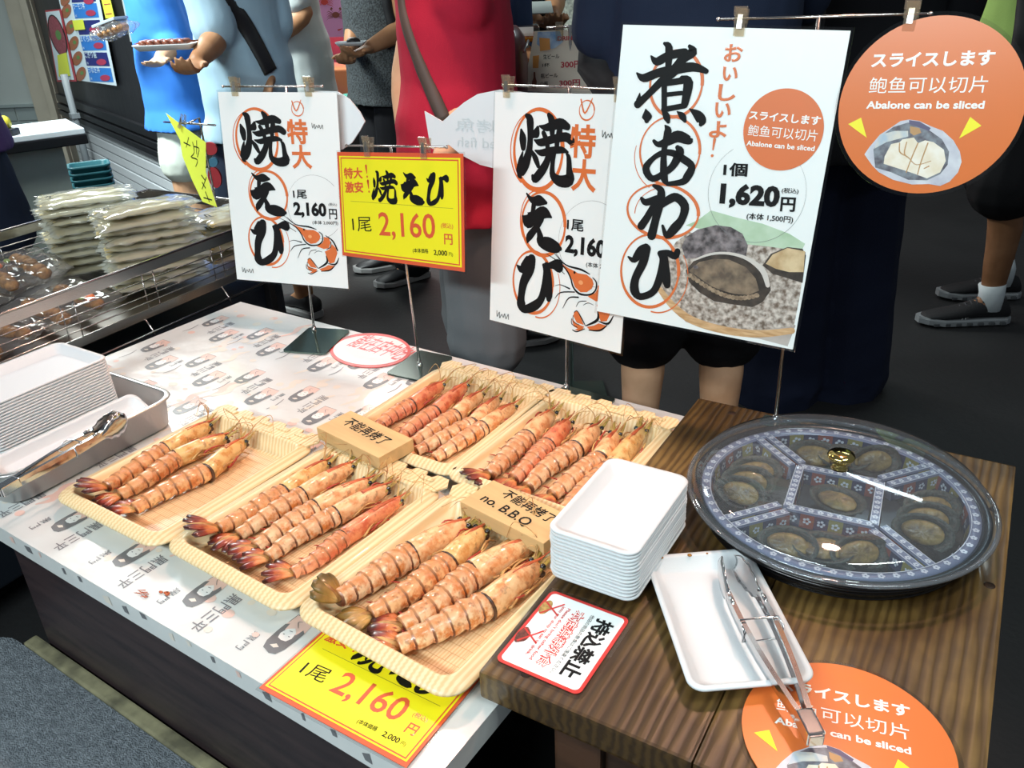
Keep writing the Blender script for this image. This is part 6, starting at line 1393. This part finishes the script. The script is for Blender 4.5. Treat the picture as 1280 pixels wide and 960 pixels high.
# white T-shirt
t, M, J = person('person in white T-shirt with forearm raised, between the light blue and dark shirts', gp(366, 60, 3.6), LEFT+AWAY*.15, 1.72, 'tan', {1: (atd(398, 54, 3.42), atd(352, 42, 3.40), (0, 0, 1)), -1: (atd(385, 60, 3.75), atd(360, 50, 3.7))}, (fab('white_tshirt', '#d9e2e0'), .72, .035, .03), (fab('beige_trousers', '#9a9482'), .12, .02, 'trousers'), sleeves=.8, slim=.84)
# dark patterned top
t, M, J = person('person in dark speckled sleeveless top and black trousers holding a small tray', gp(478, 60, 3.4), LEFT*.85-AWAY*.5, 1.66, 'tan', {1: (atd(508, 62, 3.28), atd(464, 58, 3.14), (0, 0, 1), .6), -1: (atd(446, 78, 3.42), atd(436, 68, 3.2), (0, 0, 1), .6)}, (mat('speckled_dark_fabric', '#4a5052', .8, col2='#191c1e', vscale=160, detail=2), .78, .025, .02), (BLK_, .10, .03, 'trousers'), sleeves=.22, vox=.0055, gender=1)
strap(t, M, [(482, -20), (485, 8), (490, 30), (496, 44)], .04, mat('black_webbing', '#101014', .6))
q = atd(439, 57, 3.08); tp = thing('held_food_tray', 'small pale tray with dark food held by the person in the dark speckled top', 'tray', M=Matrix.Translation(q) @ R_)
loft_tray(.055, .04, .012, [(.014, .003), (.010, .004), (.004, .013), (.0, .014), (.002, .010), (.012, 0)]).build('tray_body', WHITE, tp); MB().ball((.01, 0, .014), .026, n=8, sq=(1, .9, .6)).build('dark_food', mat('dark_food', '#1a1414', .4), tp)
# red T-shirt man
t, M, J = person('person in red T-shirt and grey shorts with a brown strap across the back', gp(580, 200, 1.95), U*1.0+AWAY*.16, 1.62, 'fair', {1: (atd(502, 118, 2.0), atd(510, 180, 1.98)), -1: (atd(590, 118, 1.80), atd(565, 170, 1.76))}, (fab('red_tshirt', '#b3203a'), .77, .035, .05), (fab('charcoal_shorts', '#75787b'), .44, .045, 'shorts'), sleeves=.48, slim=.86)
strap(t, M, [(500, -30), (505, 20), (521, 70), (540, 115), (556, 150)], .030, mat('brown_webbing', '#4a3d36', .6))
q = atd(638, 78, 2.12); b = MB(); rs = []
for z, hx_, hy_ in ((-.10, .030, .05), (-.09, .042, .075), (0, .045, .085), (.06, .038, .075), (.085, .02, .05)): rs.append([Vector((hx_*cos(a), hy_*sin(a), z)) for a in [2*pi*k/20 for k in range(20)]])
tb_ = thing('shoulder_bag', 'dark red leather shoulder bag behind the red shirted person', 'bag', M=Matrix.Translation(q) @ Matrix.Rotation(.5, 4, 'Z'))
b.rings(rs).build('bag_body', mat('dark_red_leather', '#5e1a22', .4, coat=.2), tb_); MB().tube(cr([(0, -.06, .06), (0, -.05, .2), (-.05, 0, .34), (-.08, .05, .42)], 6), .009, 8, flat=.4).build('bag_strap', mat('dark_red_leather', '#5e1a22', .4), tb_); MB().tube([(.04, -.06, .03), (.047, 0, .05), (.04, .06, .03)], .003, 6).build('zip', STEEL, tb_)
# people further back
person('person in navy top standing behind the red shirt, holding up the gold food box', gp(606, 30, 2.66), AWAY*.4+U, 1.66, 'tan', {-1: (atd(622, 90, 2.62), atd(650, 64, 2.46), (0, 0, 1), .5)}, (fab('navy_blue_top', '#27375a'), .8, .03), (BLK_, .1, .03, 'trousers'), sleeves=.8)
person('person in dark clothes reading a pale leaflet near the drink menu', gp(645, 20, 3.2), U*.7-AWAY*.6, 1.74, 'tan', {1: (atd(700, 42, 3.15), atd(692, 20, 3.0), (0, 0, 1), .6), -1: (atd(628, 40, 3.2), atd(640, 16, 3.1), (0, 0, 1), .6)}, (BLK_, .8, .03), (BLK_, .1, .03, 'trousers'), sleeves=.9, vox=.0055)
q = atd(664, 10, 2.95); tp = MB().box((0, 0, 0), (.15, .10, .004), bev=.001).build('leaflet', mat('grey_paper', '#a9b0ac', .6), M=Matrix.Translation(q) @ R_ @ Matrix.Rotation(.35, 4, 'X')); tag(tp, 'pale folded leaflet held in both hands at the top, above the drink menu', 'leaflet')
person('person in silvery patterned top at the top of the picture, right of the leaflet', gp(738, 15, 3.85), LEFT*.5-AWAY, 1.62, 'fair', None, (mat('silver_lace_fabric', '#b9bdb0', .6, col2='#7d837c', vscale=70), .8, .03), (fab('grey_skirt', '#33363a'), .45, .05, 'skirt'), sleeves=1.6, hairlen=.35, hair='#3a241a', gender=1)
# navy top behind the table
t, M, J = person('big person in navy T-shirt and black shorts behind the abalone poster', gp(862, 300, 1.90), AWAY+U*.1, 1.66, 'fair', {1: (atd(750, 84, 1.80), atd(800, 150, 1.66)), -1: (atd(1000, 92, 1.98), atd(975, 200, 1.95))}, (fab('dark_navy_tshirt', '#222c42'), .74, .05, .03), (BLK_, .46, .05, 'shorts'), sleeves=.75, slim=.98, stance=.095)
Mi = M.inverted()
for s in (-1, 1): MB().tube([J[s]['el'].lerp(J[s]['sh'], .35), J[s]['el'], J[s]['el'].lerp(J[s]['wr'], .5), J[s]['wr']], [.056, .052, .050, .034], 14).build('arm_sleeve', mat('black_jersey', '#0f1014', .7), t)
person('person in black top and wide dark navy trousers, behind the orange disc', gp(1036, 250, 2.4), AWAY+LEFT*.2, 1.74, 'tan', None, (fab('black_top', '#121318'), .74, .05, .03), (fab('inky_navy_trousers', '#141b31'), .05, .085, 'trousers'), sleeves=1.5, slim=1.1)
# man at the right
f0 = (at(1252, 402, 0), at(1147, 405, 0)); f1 = (at(1266, 371, 0), at(1172, 372, 0))
ctr = (f0[0]+f0[1]+f1[0]+f1[1])/4
t, M, J = person('person in lime green shirt, black shorts and black running shoes at the right edge', (ctr.x, ctr.y), (f0[1]-f0[0]), 1.72, 'brown', {1: (atd(1214, 36, 3.38), atd(1165, 2, 3.2))}, (fab('lime_green_shirt', '#a3c46a'), .80, .035), (fab('black_shorts_cloth', '#101013'), .50, .045, 'shorts'), sleeves=.8, shoes=(mat('black_mesh_shoe', '#17171a', .7, bump=.3, bscale=600), mat('pale_grey_sole', '#8d9194', .6)), socks=mat('white_sock', '#d5dde0', .8), feet={1: f0, -1: f1})
strap(t, M, [(1283, -10), (1279, 30), (1272, 75), (1268, 120)], .05, mat('black_webbing', '#101014', .6))

sh_ = [c for c in t.children if c.name.split('.')[0] == 'shoe']; best = None
for c in sh_:
    me = c.data; h, n, _, ds = BVHTree.FromPolygons([M @ v.co for v in me.vertices], [tuple(p.vertices) for p in me.polygons]).ray_cast(CAMP, ray(1207, 396).normalized())
    if h is not None and (best is None or ds < best[3]): best = (c, h, n, ds)
if best:
    c, h, n, _ = best; u_ = (f0[0]-f0[1]); u_ = (u_-n*u_.dot(n)).normalized(); P = Plane(h+n*.0015, u_, n.cross(u_))
    A = Art(0.); A.text('OC', (-.014, .012), (.012, -.010), .016, bold=.02); o = A.build('shoe_mark', WINK, c); o.matrix_local = M.inverted() @ P.M()
bpy.data.scenes.remove(TMPS)
